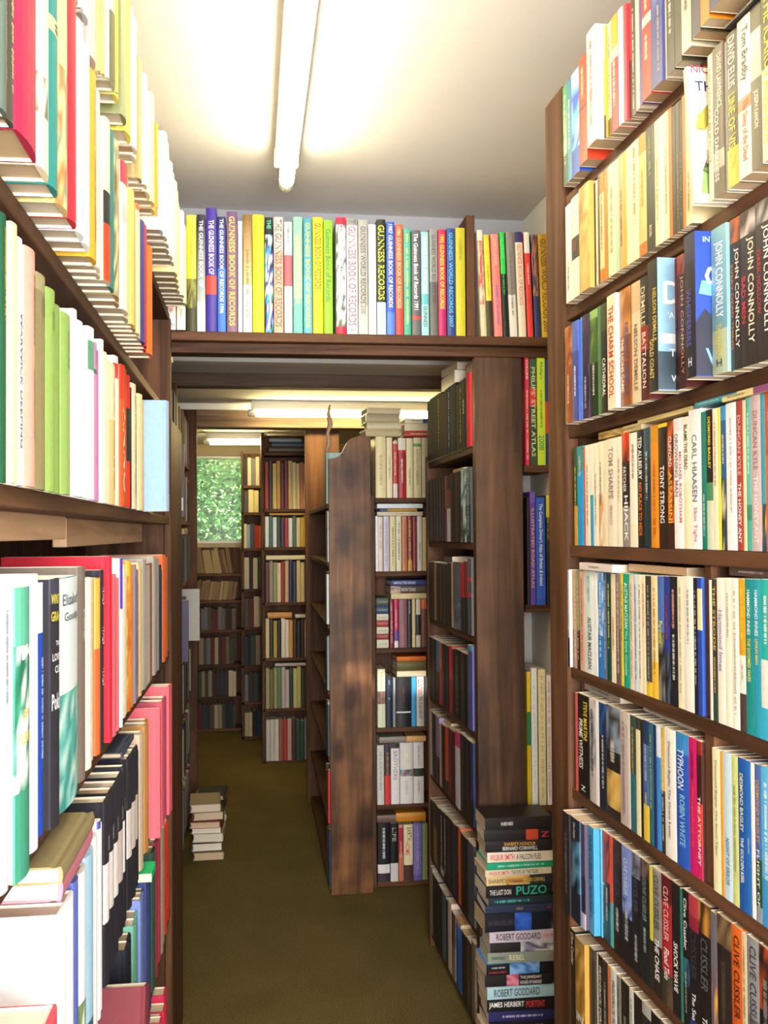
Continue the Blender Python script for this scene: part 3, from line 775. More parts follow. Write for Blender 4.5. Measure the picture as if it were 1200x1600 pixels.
right_row(6, '''
880 890 180 2a2628 ov=24 | ~;7a7078;.2;.8
890 906 182 1c2430/.3/@3a6080+1a2430+5a88a8/.8/202830 ov=22 | Clive Cussler;e8e8e8;.04;.2;0;.6
906 914 180 c8c0d0/.15/2a2434/.5/4a4058 ov=20
914 928 184 4a9ac0/.2/3a88b4 ov=14 | CLIVE CUSSLER;1a3048;.08;.5;0;.5 | ~;1a3048;.55;.85
928 936 184 4a98b4/.5/58a8c0 ov=4
936 944 184 3a3a3a/.5/c8c8c4/.52/b03838 | ~;f0f0f0;.5;.85
944 953 186 2a4a50/.3/3a2a20/.55/@c84a1c+8a3018+3a2018 | ~;d8d0c0;.5;.8
953 958 186 5ab0b0/.4/e0502a
958 972 190 221c1a/.8/@4a3428+2a2018 | CUSSLER;4a403c;.2;.5;0;.6 | ~;e8e8e4;.6;.8;0;.5
972 987 192 1c1c24/.4/@3a4a80+8aa0d8/.55/7a90d0 | CLIVE CUSSLER;d8e4f8;.1;.42;-.05;.5 | ~;d8d8d8;.55;.8
987 1001 194 1e1c22/.8/@4a4a58+8a90a0 | CUSSLER;4a4850;.1;.5;0;.5 | ~;c8c8c8;.68;.9
1001 1015 196 1c2426/.85/@3a2c28+6a5a58 | CLIVE CUSSLER;8a9090;.15;.5;0;.4 | ~;b0b8b8;.55;.75
1015 1020 190 2a2a1c/.4/d8c838
1020 1034 198 2a2420/.4/8a8880/.98/a8a49c | CLIVE CUSSLER;4a4a4c;.05;.48;0;.55 | THE CHASE;f0f0ec;.55;.88;0;.5
1034 1050 200 @3a3a30+5a4a38/.25/a82a30/.8/5a1c20 | CLIVE CUSSLER;e8b0a8;.08;.5;0;.48 | Flood Tide;f4ece8;.56;.8;0;.5
1050 1063 202 201c1e | SHOCK WAVE;f0f0f0;.45;.82;0;.5
1063 1067 196 2a7a6a
1067 1077 204 1a1c1e/.3/@2a6a80+1a2c38/.5/1c1a1c | Clive Cussler;f0f0ee;.06;.44;0;.5 | ~;b0a8a0;.6;.9
1077 1092 206 2a3a78/.1/1c1a20/.75/8a2438/.85/b03a48 | CUSSLER;3a3640;.25;.6;0;.6 | The Sea;e8e8e8;.7;.9;0;.4
1092 1111 210 1e1a18/.78/@c89038+6a4420+2a2018 | CUSSLER;5a5a5c;.25;.62;.0;.6 | The;f0f0f0;.8;.9;0;.4
1111 1121 202 @d8a050+8a6a70+5a5a68/.6/6a6870
1121 1143 214 2a2220/.8/@5a4430+3a2c24+8a7050 | ~;5a4a40;.3;.7
1144 1160 216 2a5a58/.2/c8501c>d86a24 | CLIVE CUSSLER;3a1c10;.06;.6;.05;.55
1160 1168 210 d8c8a0 | ~;8a7a50
1168 1187 218 6a6c70/.5/8a8c90 | CLIVE CUSSLER;3a3c42;.05;.6;.05;.55
1187 1208 220 1c1818/.6/@c8501c+2a2020+8a3a18 | ~;8a8a8c;.2;.6
''', PLACE[6], ov=.002)
right_row(7, '''
892 899 182 2a2620 ov=8 | Clive Cussler;d8d8d0;.03;.35;0;.6
899 914 184 7a5a28/.25/@a88038+c8a050+8a6428/.9/9a7a40&a88038 ov=12 | ^IN;f4f4f0;.72;.8;0;.7
915 929 184 24201e/.9/3a3630 ov=4
929 934 176 d8c8a8
934 942 180 1e1c1c | FREDERICK FORSYTH;e0e0dc;.1;.8;0;.5
942 950 180 2a2828 | ~;c0c0b8;.2;.8
950 955 178 c87848
955 964 182 dcdcd8 | FREDERICK FORSYTH;3a3a3a;.1;.7;0;.5
964 971 180 8a8a84 | ~;3a3a38
971 984 186 26221e | ~;9aa080;.3;.8
984 991 184 d8d8d0 | ~;6a6a60
991 1004 188 22201e | ~;b8b8b0;.3;.8
1004 1018 192 2c2a2c/.9/a8a8a4 | ~;c8c8c8;.3;.8
1018 1032 194 1e1c1e | ~;8a8a8a;.2;.8
1032 1050 198 3a3638 | ~;c8c8c8;.2;.8
1050 1072 198 201e20 | ~;b0a8a0;.2;.8
''', PLACE[7])
for zi, pxm in ((4, 1103), (5, 1105)):
    um = RF.u_at(pxm, 0, RS[zi] + .09); lo = max(b for (a, b, h, o) in SPANS[zi] if (a + b) / 2 < um); hi = min(a for (a, b, h, o) in SPANS[zi] if (a + b) / 2 > um)
    board('divider', (lo + .001, .004, EZ + RS[zi]), (hi - .001, .19, EZ + RS[zi - 1] - .02), WOOD['z'], pb)
# front covers that show because their books stand proud
by_label = lambda t: [b for b in BOOKS if t in b.get('label', '')][0]
nk = [b for b in BOOKS if b.get('group') == GR and abs(b.matrix_world.to_euler().y) > .02 or b.get('group') == GR and b.matrix_world.to_3x3().col[2].z < .999][0]
cover_print(nk, [('text', 'NICK', 'c83a48', .005, .172, .010), ('text', 'THE', '2a3a68', .009, .150, .013), ('pic', 'a8a048', [(.006, .095), (.018, .092), (.034, .118), (.040, .138), (.024, .126), (.010, .112)]), ('pic', 'd8a890', [(.006, .088), (.016, .088), (.016, .095), (.006, .095)]),
    ('pic', '7a9a58', [(.008, .012), (.050, .010), (.052, .040), (.034, .050), (.014, .044)]), ('pic', '4a4838', [(.012, .040), (.022, .036), (.030, .054), (.020, .062)]), ('pic', 'c8c0b0', [(.018, .050), (.028, .050), (.030, .066), (.018, .068)])])
cd = by_label('twelfth from doorway end, third shelf'); cover_print(cd, [('text', 'D', 'f4f8fa', .008, .130, .030), ('text', "'A", 'e8eef4', .014, .100, .008), ('text', 'TH', 'f0f4f8', .016, .050, .010), ('text', 'Wh', 'f0f4f8', .018, .016, .008), ('pic', '3a4a58', [(.0, .001), (.124, .001), (.124, .048), (.0, .052)]), ('pic', 'dce8f0', [(.004, .062), (.05, .062), (.05, .074), (.004, .076)])])
cw = by_label('fifteenth from doorway end, third shelf'); cover_print(cw, [('text', 'INTERNATIONAL', '8ab0e8', .010, .166, .007), ('text', 'C', 'e8f0fa', .012, .122, .026), ('text', 'W', '5a90e0', .012, .024, .020), ('pic', '12142a', [(.0, .001), (.129, .001), (.129, .080), (.05, .074), (.034, .086), (.024, .070), (.012, .082), (.0, .066)]), ('pic', '5a98f0', [(.004, .100), (.03, .096), (.036, .114), (.008, .116)])])
# books lying on the paperback rows
def rlie(px, i, dz, L, th, spec, lab, texts=(), o=0.0, turn=0, d=.11):
    u = RF.u_at(px, -o, RS[i] + .18)
    z = RS[i] + .0006 + max([h for (a, b, h, oo) in SPANS[i] if b > u - L / 2 and a < u + L / 2] or [.17])
    th = min(th, RS[i - 1] - .0205 - z)
    return lying(RF, u, z, L, th, d, spec, texts, 'paperback', False, o, lab, turn, 'paperbacks lying on the rows')
rlie(966, 1, .1865, .178, .016, '3a3a30', 'dark paperback lying flat on the orange and cream paperbacks, second shelf', [('~', 'b8b098', .05, .95, 0, .5)], .004, 0)
rlie(1195, 1, .2085, .178, .026, '2a2826', 'black paperback lying flat at the second shelf near end', [('MILLER', 'e8e0c8', .15, .5, 0, .5), ('The', 'e87a3a', .6, .75, 0, .5)], .036)
rlie(1036, 3, .1885, .178, .016, 'ddc88a', 'yellow paperback lying flat on the fourth row beneath the shelf', [('~', '8a7a48', .1, .5, 0, .3)], -.004)
rlie(967, 3, .1745, .176, .011, 'd8c48a/.4/@c8a050+8a6a30+d8c080', 'tan paperback lying flat on the cream books, fourth shelf', [('~', '6a5a38', .6, .9)], -.006)
rlie(1117, 3, .2050, .110, .009, '3a8a98', 'small teal paperback lying flat on the fourth row', [('~', 'c8e0e4', .1, .6)], .004)
rlie(1174, 3, .2065, .140, .008, '8a4a78/.45/8a4a78/.47/e0cc90', 'cream and mauve paperback lying flat on the fourth row', [('~', '6a5a40', .1, .4)], .004)
rlie(930, 4, .1785, .150, .012, 'e0d4d0', 'pale pink paperback lying flat at the fifth row doorway end', [('~', '6a5a58', .3, .6)], .006)
rlie(1025, 4, .1985, .200, .011, 'd8b890', 'buff paperback lying flat across the fifth row', [], -.012)
rlie(1178, 4, .2145, .118, .014, '5a4844', 'brown paperback lying flat on the fifth row beyond the divider', [('~', 'c8b8b0', .2, .7)], -.01)
rlie(940, 5, .1855, .165, .012, 'a8a49c', 'grey paperback lying flat on the black and grey books, sixth shelf', [('~', '5a5854', .2, .7)], -.02)
rlie(1042, 5, .2025, .165, .007, 'c0bcb8', 'pale grey paperback lying flat on the sixth row', [('~', '7a7874', .1, .6)], -.02)
rlie(985, 6, .2005, .165, .006, '5a5a54', 'thin dark paperback lying flat on the seventh row', [('~', 'c83a38', .3, .5)], -.03)

# ---- the hardback bookcase
hb = case(LF, 'bookcase', 'dark wooden bookcase packed with old hardbacks facing the paperbacks', .45, 2.72, .21, LS, [(2.69, 2.72, -1.41, .56, -.004)], ztop=.56)
GL = 'hardbacks in the aisle bookcase'
board('stile', (2.68, -.006, .002), (3.06, .014, EZ + .30), WOOD['z'], hb, .003)
def lu(px, d, z): return LF.u_at(px, d, z)
board('cleat', (.48, .03, EZ - .006), (lu(103, .03, 0), .05, EZ + .025), RAW['x'], hb)
board('cleat', (lu(104, .05, 0), .05, EZ - .018), (lu(222, .05, 0), .07, EZ + .025), RAW['x'], hb)
board('backing_board', (lu(48, .19, .2), .185, EZ + .046), (lu(103, .19, .2), .205, EZ + .294), RAW['z'], hb)
LMAX = [.5] + [LS[i - 1] - .024 - LS[i] for i in range(1, len(LS))]
def left_row(i, data, place, ov=0.0, **k):
    k.setdefault('umax', 2.67)
    return shelf_row(LF, LS[i], data, 'hardback_book', place, 'near end', hard=True, ov=ov, depth=.15, group=GL, gloss=False, tmax=.056, hfix=lambda h: min(h, LMAX[i]), **k)
LPL = [s + ' shelf of hardback bookcase' for s in ('top', 'second', 'third', 'fourth', 'fifth', 'sixth', 'bottom')]
left_row(0, '''
104 121 225 e8e4dc ov=30
122 137 230 f0f0f2/.2/f4f4f2 ov=34 | ~;8a8a90
138 147 225 e0c0b8/.5/ecdcd4 ov=24
147 154 225 d8b878 ov=30
154 163 220 d8b070/.5/e0c080 ov=34 | ~;a08040
163 170 225 ece4c8 ov=38
170 178 230 5a5a3a/.4/c8c8a0 ov=40
178 189 235 e0d848/.5/@e8e060+c8c050 ov=44 | ~;7a7a30
189 195 228 8a9068 ov=40
195 202 215 ece060 ov=38 | ~;a09a40
202 216 205 f2f0ea ov=42 | ~;d8d0c0
217 223 198 a89868 ov=36
223 234 185 f2eac8 ov=42 | ~;b8a878
235 243 190 f0e290 ov=44
243 250 150 ee8a3a ov=52
250 256 180 e8e8ec/.6/b8b0c0/.85/f0f0f0 ov=44
256 271 205 f2ead0 ov=48
272 283 205 ecd8a4 ov=46
284 290 205 f0e6c4 ov=48
''', LPL[0], zmid=.12, umax=2.68)
left_row(1, '''
0 10 230 5a6a60 ov=34 | ~;3a4a40
10 20 232 4a4438/.9/c8a840 ov=34 | ~;c8a848
20 56 236 b01c48 ov=36 cloth=1
57 74 232 ece0bc/.2/@e0d8c0+6a6858+ece4cc/.35/ece2c0 ov=36
75 88 230 2a8a84/.62/e0d498/.68/2a8a84/.8/e0d498/.86/2a8a84 ov=36 | ^S;2a2a20;.335;.37;0;.4 | ^T;2a2a20;.15;.19;0;.4
89 103 226 @d8c080+c87a40+e8d8a0+8a9a78/.6/e0cc98 ov=34
103 117 234 cc2a3c ov=36 cloth=1
118 138 226 eef0f4/.96/c8d4e4 ov=36&f2f2f2
139 148 218 e0a830 ov=34 | ~;a87818
148 161 212 ece0c8 ov=34
162 170 205 d8401c/.35/2a2a28/.55/e0d8b8 ov=36
170 176 205 2a7a78 ov=36
177 190 208 @a89050+5a4a30+d8c890+8a8a70 ov=36
190 204 210 e8dcc8/.6/@d8c8c0+a8b0a0+e8e0d8/.85/c83a48 ov=36
204 212 205 d8b868 ov=36
212 220 205 ead6a8/.95/d86a30 ov=36
220 224 200 3a3a80 ov=36
224 231 205 b82838 ov=36
231 236 190 ee6a20 ov=36
'''.replace('ov=36&f2f2f2', 'ov=36'), LPL[1], zmid=.10, umax=2.40)
left_row(2, '''
0 9 232 1c5238 ov=4 | ~;c8a848;.05;.4
9 26 230 ecdc9c ov=8 cloth=1
26 34 226 f2f0f0 ov=6 | WARWICK DEEPING;5a5a5a;.3;.85;0;.5
34 53 224 eca08e ov=8 | ~;4a2a28;.1;.4;.1;.4 | ~;5a3a34;.5;.8;.1;.3
53 69 216 8a8258/.92/a09a70 ov=4 cloth=1 | ~;5a5438;.1;.2
69 84 212 8cac58 ov=6 cloth=1 | ~;5a7438;.1;.2
85 92 206 82a050 ov=4 cloth=1
92 108 204 8cac5c ov=6 cloth=1 | ~;5a7438;.1;.3
109 137 218 f6f6f6 ov=10
137 145 222 f4f4f4/.75/5a9a78/.92/f6f6f6 ov=8
145 155 212 d08ac0/.8/4a6a58/.83/d08ac0 ov=6 | ~;4a2a48;.05;.15
155 161 226 f0eee8 ov=8
161 170 218 e8e0cc ov=4
170 178 212 d8c080/.6/e6d8b4 ov=4 | ~;a88a48
178 188 232 efe8dc/.85/d83a48/.95/e8e4e0 ov=4
189 198 232 c85a28/.75/d83a20 ov=4 | ANNO;f0e0c0;.3;.9;0;.6
198 205 226 d83020/.35/2a2a28/.75/c82a20 ov=4
205 216 222 e8d8b8 ov=4 | ~;a89868
216 229 218 e4cca0 ov=4
229 234 214 4a4a54 ov=4
234 239 205 c8b050 ov=4
253 262 218 9cb8dc&8aaad4 ov=46 d=140 one=1 | ~;e8f0f8;.85;.95
''', LPL[2], zmid=.1)
left_row(3, '''
0 12 262 d4d8ec ov=8 | ~;8a8aa0;.1;.4
13 45 254 3a8a70/.3/@e8f0ec+2a7a5a+1c6a50+f0f4f0+4a9a80/.8/5aaa90 ov=14 | ^M;f4f4ec;.2;.25;0;.6 | ^JEAN;d8c860;.42;.46;0;.5 | ^FLEMING;d8c860;.5;.54;0;.8
46 58 262 f2f4f8 ov=8
58 66 252 1c4ab8/.8/f0f2f6 ov=4 | ~;d8e4f8;.3;.7
66 91 254 2a2830/.9/3a3a48 ov=12 | ^WINSTON;d8cc48;.06;.10;-.08;.8 | ^GRAHAM;d8cc48;.13;.17;-.08;.8 | ^THE;e8e8e8;.25;.27;-.1;.3 | ^LOVING;e8e8e8;.30;.33;-.08;.7 | ^CUP;e8e8e8;.35;.38;-.1;.4 | ^Poldark;f0f0f0;.46;.53;-.06;.8
92 121 252 @5ab0a8+8ad0c8+3a9088+c8e8e0/.5/dce8ec ov=10 one=1 | ^Elizabeth;6a7478;.07;.12;0;.8 | ^Goudge;6a7478;.15;.2;0;.7
121 131 260 7a6e64 ov=6 cloth=1 | ~;d8d0c0;.2;.35
132 149 244 ece8da ov=4
149 155 240 d86a38/.6/e0b050 ov=4
156 166 250 2c2a30 ov=6 | ITALY;f0f0f0;.1;.2;0;.6 | ITALY;f0f0f0;.32;.42;0;.6 | ITALY;f0f0f0;.55;.65;0;.6
166 174 268 cc2438 ov=10
174 185 240 d86a78 ov=8 cloth=1
185 191 262 eceaf0/.7/4a34a8 ov=12
191 198 250 eae2cc ov=4
198 207 254 @e08a38+e8b850+c86a28/.9/d8c040 ov=4
207 215 245 9a90a8 ov=4 | ~;4a4458
215 223 246 d8c08a ov=4 cloth=1
223 233 250 a09a94 ov=4 cloth=1
233 239 240 8a5a48 ov=4
239 247 252 a8a098 ov=4
247 254 230 28384c ov=4
254 262 250 d86a38 ov=4
''', LPL[3], zmid=.13)
left_row(4, '''
0 26 150 b8843c ov=44 | ~;6a4420;.3;.6;0;.4
27 32 172 d88a80 ov=40
33 54 186 a8ac68 ov=40 cloth=1
55 61 180 b89868 ov=38
62 88 198 d04a58 ov=42 cloth=1
91 102 230 f2f2f4&fafafa ov=20 d=190
103 113 228 f0f0f2 ov=20
114 121 230 5a6ab8 ov=18
122 132 228 @7a9058+e8ece8+4a6a50/.35/e8e8ea ov=18
133 144 232 3a5a6a/.15/9cc4dc ov=18
145 151 238 e4e2e0 ov=18
151 162 250 f4f4f8/.96/4a50a0 ov=20
163 169 250 24222a/.34/e4e0e0/.66/2a2830 ov=14 | ~;d8d8d8;.2;.28
170 176 248 24222a/.34/dcd4d0/.66/2a2830 ov=12 | ~;d8d8d8;.2;.28
177 183 246 24222a/.34/e0dcd8/.66/2a2830 ov=12 | ~;d8d8d8;.2;.28
184 190 244 24222a/.34/c8b8b0/.66/2a2830 ov=10 | ~;d8d8d8;.2;.28
191 198 250 24222a/.34/e8e4e4/.66/2a2830 ov=12 | ~;d8d8d8;.2;.28
199 204 246 24222a/.34/d8ccc8/.66/2a2830 ov=10
205 210 244 24222a/.34/ccc0b8/.66/2a2830 ov=10
211 217 242 24222a/.34/c8bcb4/.66/2a2830 ov=10
218 226 248 c8b49c ov=8 cloth=1
226 234 244 c08a4c ov=6 cloth=1
234 245 242 3a52a0 ov=8 cloth=1
246 261 262 d8606c ov=26 cloth=1
262 268 280 d8606c ov=30 cloth=1
'''.replace('f2f2f4&fafafa ov=20', 'f2f2f4&fafafa ov=20'), LPL[4], zmid=.1, umax=2.66)
left_row(5, '''
196 206 262 222230 ov=2 | ~;3a3a48
207 217 268 6aa894 ov=4 cloth=1
217 228 280 7a8cd0 ov=6 cloth=1
228 237 285 3a4a80 ov=6
237 241 288 3a5a48 ov=2
242 250 288 a83a4c ov=2
250 256 275 b8a88c ov=2
257 264 250 d8402c ov=2 tilt=-4
''', LPL[5], ov=-.004, zmid=.14)
left_row(6, '''
212 222 180 5a3a34 ov=2
222 238 215 b8a07a/.8/c8b08a ov=6
238 250 230 d83a30 ov=14
250 262 255 c82a48 ov=20
''', LPL[6], ov=0, zmid=.1)
def llie(px, z, L, th, spec, lab, texts=(), o=0.0, turn=0, d=.14, hard=True):
    u = LF.u_at(px, -o, z)
    return lying(LF, u, z, L, th, d, spec, texts, 'hardback_book', hard, o, lab, turn, 'hardbacks lying on the rows', gloss=False)
llie(122, LS[4] + .2385, .205, .008, 'e8b088', 'thin orange hardback lying flat on the white books, fifth shelf', o=.016, d=.12)
llie(120, LS[4] + .2470, .19, .026, 'c8788a', 'thick pink hardback with bulging pages lying beneath the brown one', o=.024, d=.12)
llie(123, LS[4] + .2735, .20, .017, '8a7c58', 'worn olive brown hardback on top of the thick pink one', o=.03, d=.12)
llie(200, LS[4] + .2515, .16, .010, '3a4458', 'slate hardback lying flat on the black and white spines', o=.004)
SEED[0] += 1
mb = make_book('hardback_book', .045, .25, .17, '6e2c34', True, [], SEED[0], False)
mb.matrix_world = Matrix.Translation(LF.P(LF.u_at(168, .0, -.80), -.05, LS[5] + .018)) @ Matrix.Rotation(LF.rz, 4, 'Z') @ Matrix.Rotation(R(16), 4, 'Y')
tag(mb, 'battered maroon hardback leaning on the sixth shelf with torn edges', 'book', GL)
llie(240, LS[5] + .2885, .075, .016, '2ccc7c', 'small bright green booklet poking out beneath the fifth shelf', o=.02, d=.09, hard=False)
# ---- the shelf over the doorway and its record annuals
ds = tag(empty('doorway_shelf', PF.P(0, 0, -EZ), PF.rz), 'long dark shelf across the doorway top carrying record annuals', 'shelf')
Z_D = .538
board('shelf_board', (-.245, 0, EZ + Z_D - .024), (.868, .262, EZ + Z_D), WOOD['x'], ds)
board('lip', (-.245, .03, EZ + Z_D - .052), (.868, .05, EZ + Z_D - .024), WOOD['x'], ds)
u = PF.u_at(735, .01, Z_D + .15); board('divider', (u - .012, .004, EZ + Z_D), (u + .012, .225, EZ + Z_D + .335), WOOD['z'], ds)
UDIV = u
G_A = 'record annuals over the doorway'
ANN = '''
262 275 255 f0ecea/.15/e8e4e2&1c241c ov=12 | Sounds;e05a78;.45;.85;0;.6 | ^1993;6a6a68;.93;.97;0;.8
275 290 270 ece8dc/.3/e6e2d6&2a3a30 ov=12 | ~;8a8a70;.8;.88
291 307 300 3a3a20/.2/@4a4a28+8a8a30/.45/c8cc3c/.95/d4d84a | ~;b09a30;.2;.4
307 321 302 e8ece8/.25/a8b0b0>3a3640/.9/2c2838 | THE GUINNESS BOOK OF;e8e8f0;.05;.62;0;.5
321 339 320 3c2c90/.3/e0403c/.45/3c2c90 | THE GUINNESS BOOK OF;f4f0f8;.1;.54;0;.5
339 353 298 3a70d8/.55/2a3c90/.9/242c60 | THE GUINNESS BOOK OF RECORDS 1996;e8ecf8;.02;.84;0;.5
354 371 312 7a5a70/.9/6a4a78 | GUINNESS BOOK OF RECORDS;d8c848;.04;.95;0;.55
371 379 288 d0d0d8 | ~;8a8a90;.1;.8
379 394 306 efe8d8/.4/c8b080>8a6a30/.95/806028 | ~;6a5a30;.3;.9
394 413 306 ecd820 | THE GUINNESS BOOK OF RECORDS 1996;c8a01c;.03;.96;0;.55
413 427 300 @1c1c24+3ac8c8+4a5ae0+c8e0d8+1c1c24+e8e8f0/.85/1c1c20 | THE;58e0a0;.02;.1;0;.5
427 443 302 e0a088/.7/c8bcb4 | THE GUINNESS BOOK OF RECORDS;6a4a44;.02;.95;0;.7
444 457 290 d8d8da/.42/d85a68/.7/d8d8da | ~;6a6a70;.05;.2
458 473 304 6ab8a4/.3/8cc8a8 | GUINNESS BOOK OF RECORDS;e8b870;.16;.75;0;.5
474 488 302 58a0b0/.5/4a98a8 | GUINNESS BOOK OF RECORDS;d8c84a;.04;.95;0;.5
488 505 304 f0c81c | GUINNESS BOOK OF RECORDS;3a3020;.05;.62;0;.6
505 520 298 84c028 | Guinness Book of Records;2a5a28;.08;.72;0;.56
525 541 306 d01c38/.06/@c8c8c8+4a4a4a+e8e8e8+6a6a6a/.94/d8203c | GUINNESS WORLD RECORDS;f0e0e0;.06;.7;0;.4
541 559 304 eceaea/.06/e4e0e0/.94/8a8a88 | ^THE;5a5a58;.015;.045;0;.8 | GUINNESS BOOK OF RECORDS;d82844;.07;.93;0;.72 | ^1995;3a3a3a;.955;.985;0;.7
559 575 302 d0b8ac/.25/9a9a98 | GUINNESS WORLD RECORDS 2001;4a4a4c;.06;.84;0;.55
575 588 290 e4e0dc/.9/d8d4d0 | ~;b0a8a0;.1;.5
588 603 304 a8c8e8/.28/24281c/.98/2a2c2a | GUINNESS RECORDS;c8dc3a;.05;.7;0;.72
603 617 298 4a70d0/.2/2a50c0 | 1987 GUINNESS BOOK OF RECORDS;f0e8a0;.02;.76;0;.5
617 630 292 d83a30/.25/e8503c | 1986 GUINNESS BOOK OF RECORDS;f0b880;.02;.76;0;.55
630 642 282 3a9a80/.5/48a488 | ~;d8c860;.05;.9;0;.5
643 657 278 5a5a5c/.15/d83a38/.18/56565a | The Guinness Book of Records 1991;ececec;.03;.76;0;.5
658 670 274 8ac0c4/.3/5aa8b0/.4/8ac0c0 | GUINNESS BOOK OF RECORDS;e8e8d8;.04;.6;0;.5 | GUINNESS;3a3a30;.72;.92;0;.5
671 684 284 5a5856/.5/8a8886 | GUINNESS WORLD RECORDS 2000;3a3a3c;.06;.7;0;.5
684 697 282 a81c58/.25/c02a48 | 1992 GUINNESS BOOK OF RECORDS;f0d840;.05;.75;0;.55
698 711 286 24387c/.5/2a4a8c | GUINNESS WORLD RECORDS 2007;58b0d8;.04;.92;0;.5
712 727 288 b8b028 | ~;8a8420;.1;.3
751 760 284 c8c0a0/.3/@d8c8b0+c84848+b8b098/.9/e0d0c8 tilt=-2 | ~;c83840;.1;.5
761 770 272 3a3620/.35/e0d03c/.95/c8c040 tilt=-2 | ~;a88a28;.3;.6
772 785 274 e88078/.95/e09088 tilt=-2 | GUINNESS BOOK OF RECORDS;f4c8b8;.05;.3;0;.5 | ~;8a60b0;.5;.9
786 794 280 1c241c/.6/24d048 tilt=-2 | GUINNESS;58e870;.06;.25;0;.6 | ~;40d860;.3;.6
796 808 282 e0dcd8/.4/8a8480 tilt=-2 | ~;6a6a68;.2;.8
810 822 282 e8dcc8/.9/3a3070 tilt=-2 | GUINNESS BOOK OF RECORDS;d86a60;.12;.7;0;.56
824 833 282 e04038/.8/ecebe8 tilt=-2 | ~;f4e8e0;.3;.5
835 844 276 2a3a70/.4/@3a3a48+c87a48+2a4a80 tilt=-2 | ~;d86a48;.05;.4
846 861 278 c8a020/.5/b89028 tilt=-2 | GUINNESS WORLD RECORDS 2005;5a4010;.05;.95;0;.6
'''
shelf_row(PF, Z_D, ANN, 'annual', 'shelf over doorway', 'hardback side', hard=True, ov=-.004, depth=.205, group=G_A, zmid=.15, umin=-.24, gap=.0012, hfix=lambda h: h * 1.035)
# ---- post beside the doorway, and the atlas shelves to the side of it
post = tag(board('doorway_post', (.651, 2.752, .001), (.785, 2.785, EZ + Z_D - .055), wood_mat('dark_pine_post', '2c1b10', '66462e', 'z', .5, .3, (), .25)), 'wide dark wooden post beside the doorway behind the book pile', 'post')
an = tag(empty('atlas_shelf', PF.P(0, 0, -EZ), PF.rz), 'narrow dark shelving holding atlases between post and paperback bookcase', 'shelf')
AS = [.185, -.205, -.76]
for z in AS: board('shelf_board', (.792, .03, EZ + z - .02), (.866, .19, EZ + z), WOOD['x'], an)
G_T = 'atlases in the niche'
def niche(z, data, place, **k): return shelf_row(PF, z, data, 'atlas', place, 'post', hard=False, ov=-.032, depth=.15, group=G_T, umin=.793, umax=.865, zmid=.13, **k)
niche(AS[0], '''
821 828 300 d82a48/.15/d8304c | COLLINS;f4e8e8;.02;.2;0;.5 | ~;f4d8d8;.3;.95
829 842 298 3a4a34/.55/c83a34/.72/3a5a40 | PHILIPS' STREET ATLAS;c8d0a0;.08;.92;0;.55
842 856 300 c4e030 | Philip's;3a6a58;.04;.2;0;.45 | 2008;3a8a58;.72;.86;0;.7 | ~;6a8a28;.3;.65
856 862 296 2a3a78/.3/c84a38/.6/2a3a80
''', 'top of niche')
niche(AS[1], '''
824 829 300 241c24
829 838 316 5a3a98/.9/6a4aa8 | ILLUSTRATED ROAD ATLAS;d8a860;.15;.85;0;.5
839 854 300 2450b0/.05/2a5ac0 | The Complete Driver's Atlas of Britain & Ireland;e8e8e8;.06;.82;0;.5
856 862 305 1c1c24/.5/24242c/.8/d8c838 | ~;d8d838;.05;.4
''', 'middle of niche')
niche(AS[2], '''
824 830 370 d8b81c/.45/2a7a48/.7/e0c428
831 840 380 e8ecec | ~;c8d0d0
842 853 376 e8dcb0 | ~;c8b888;.05;.95;0;.8
855 862 360 f0ece8 | ~;d8a8a8;.05;.95;0;.8
''', 'bottom of niche')
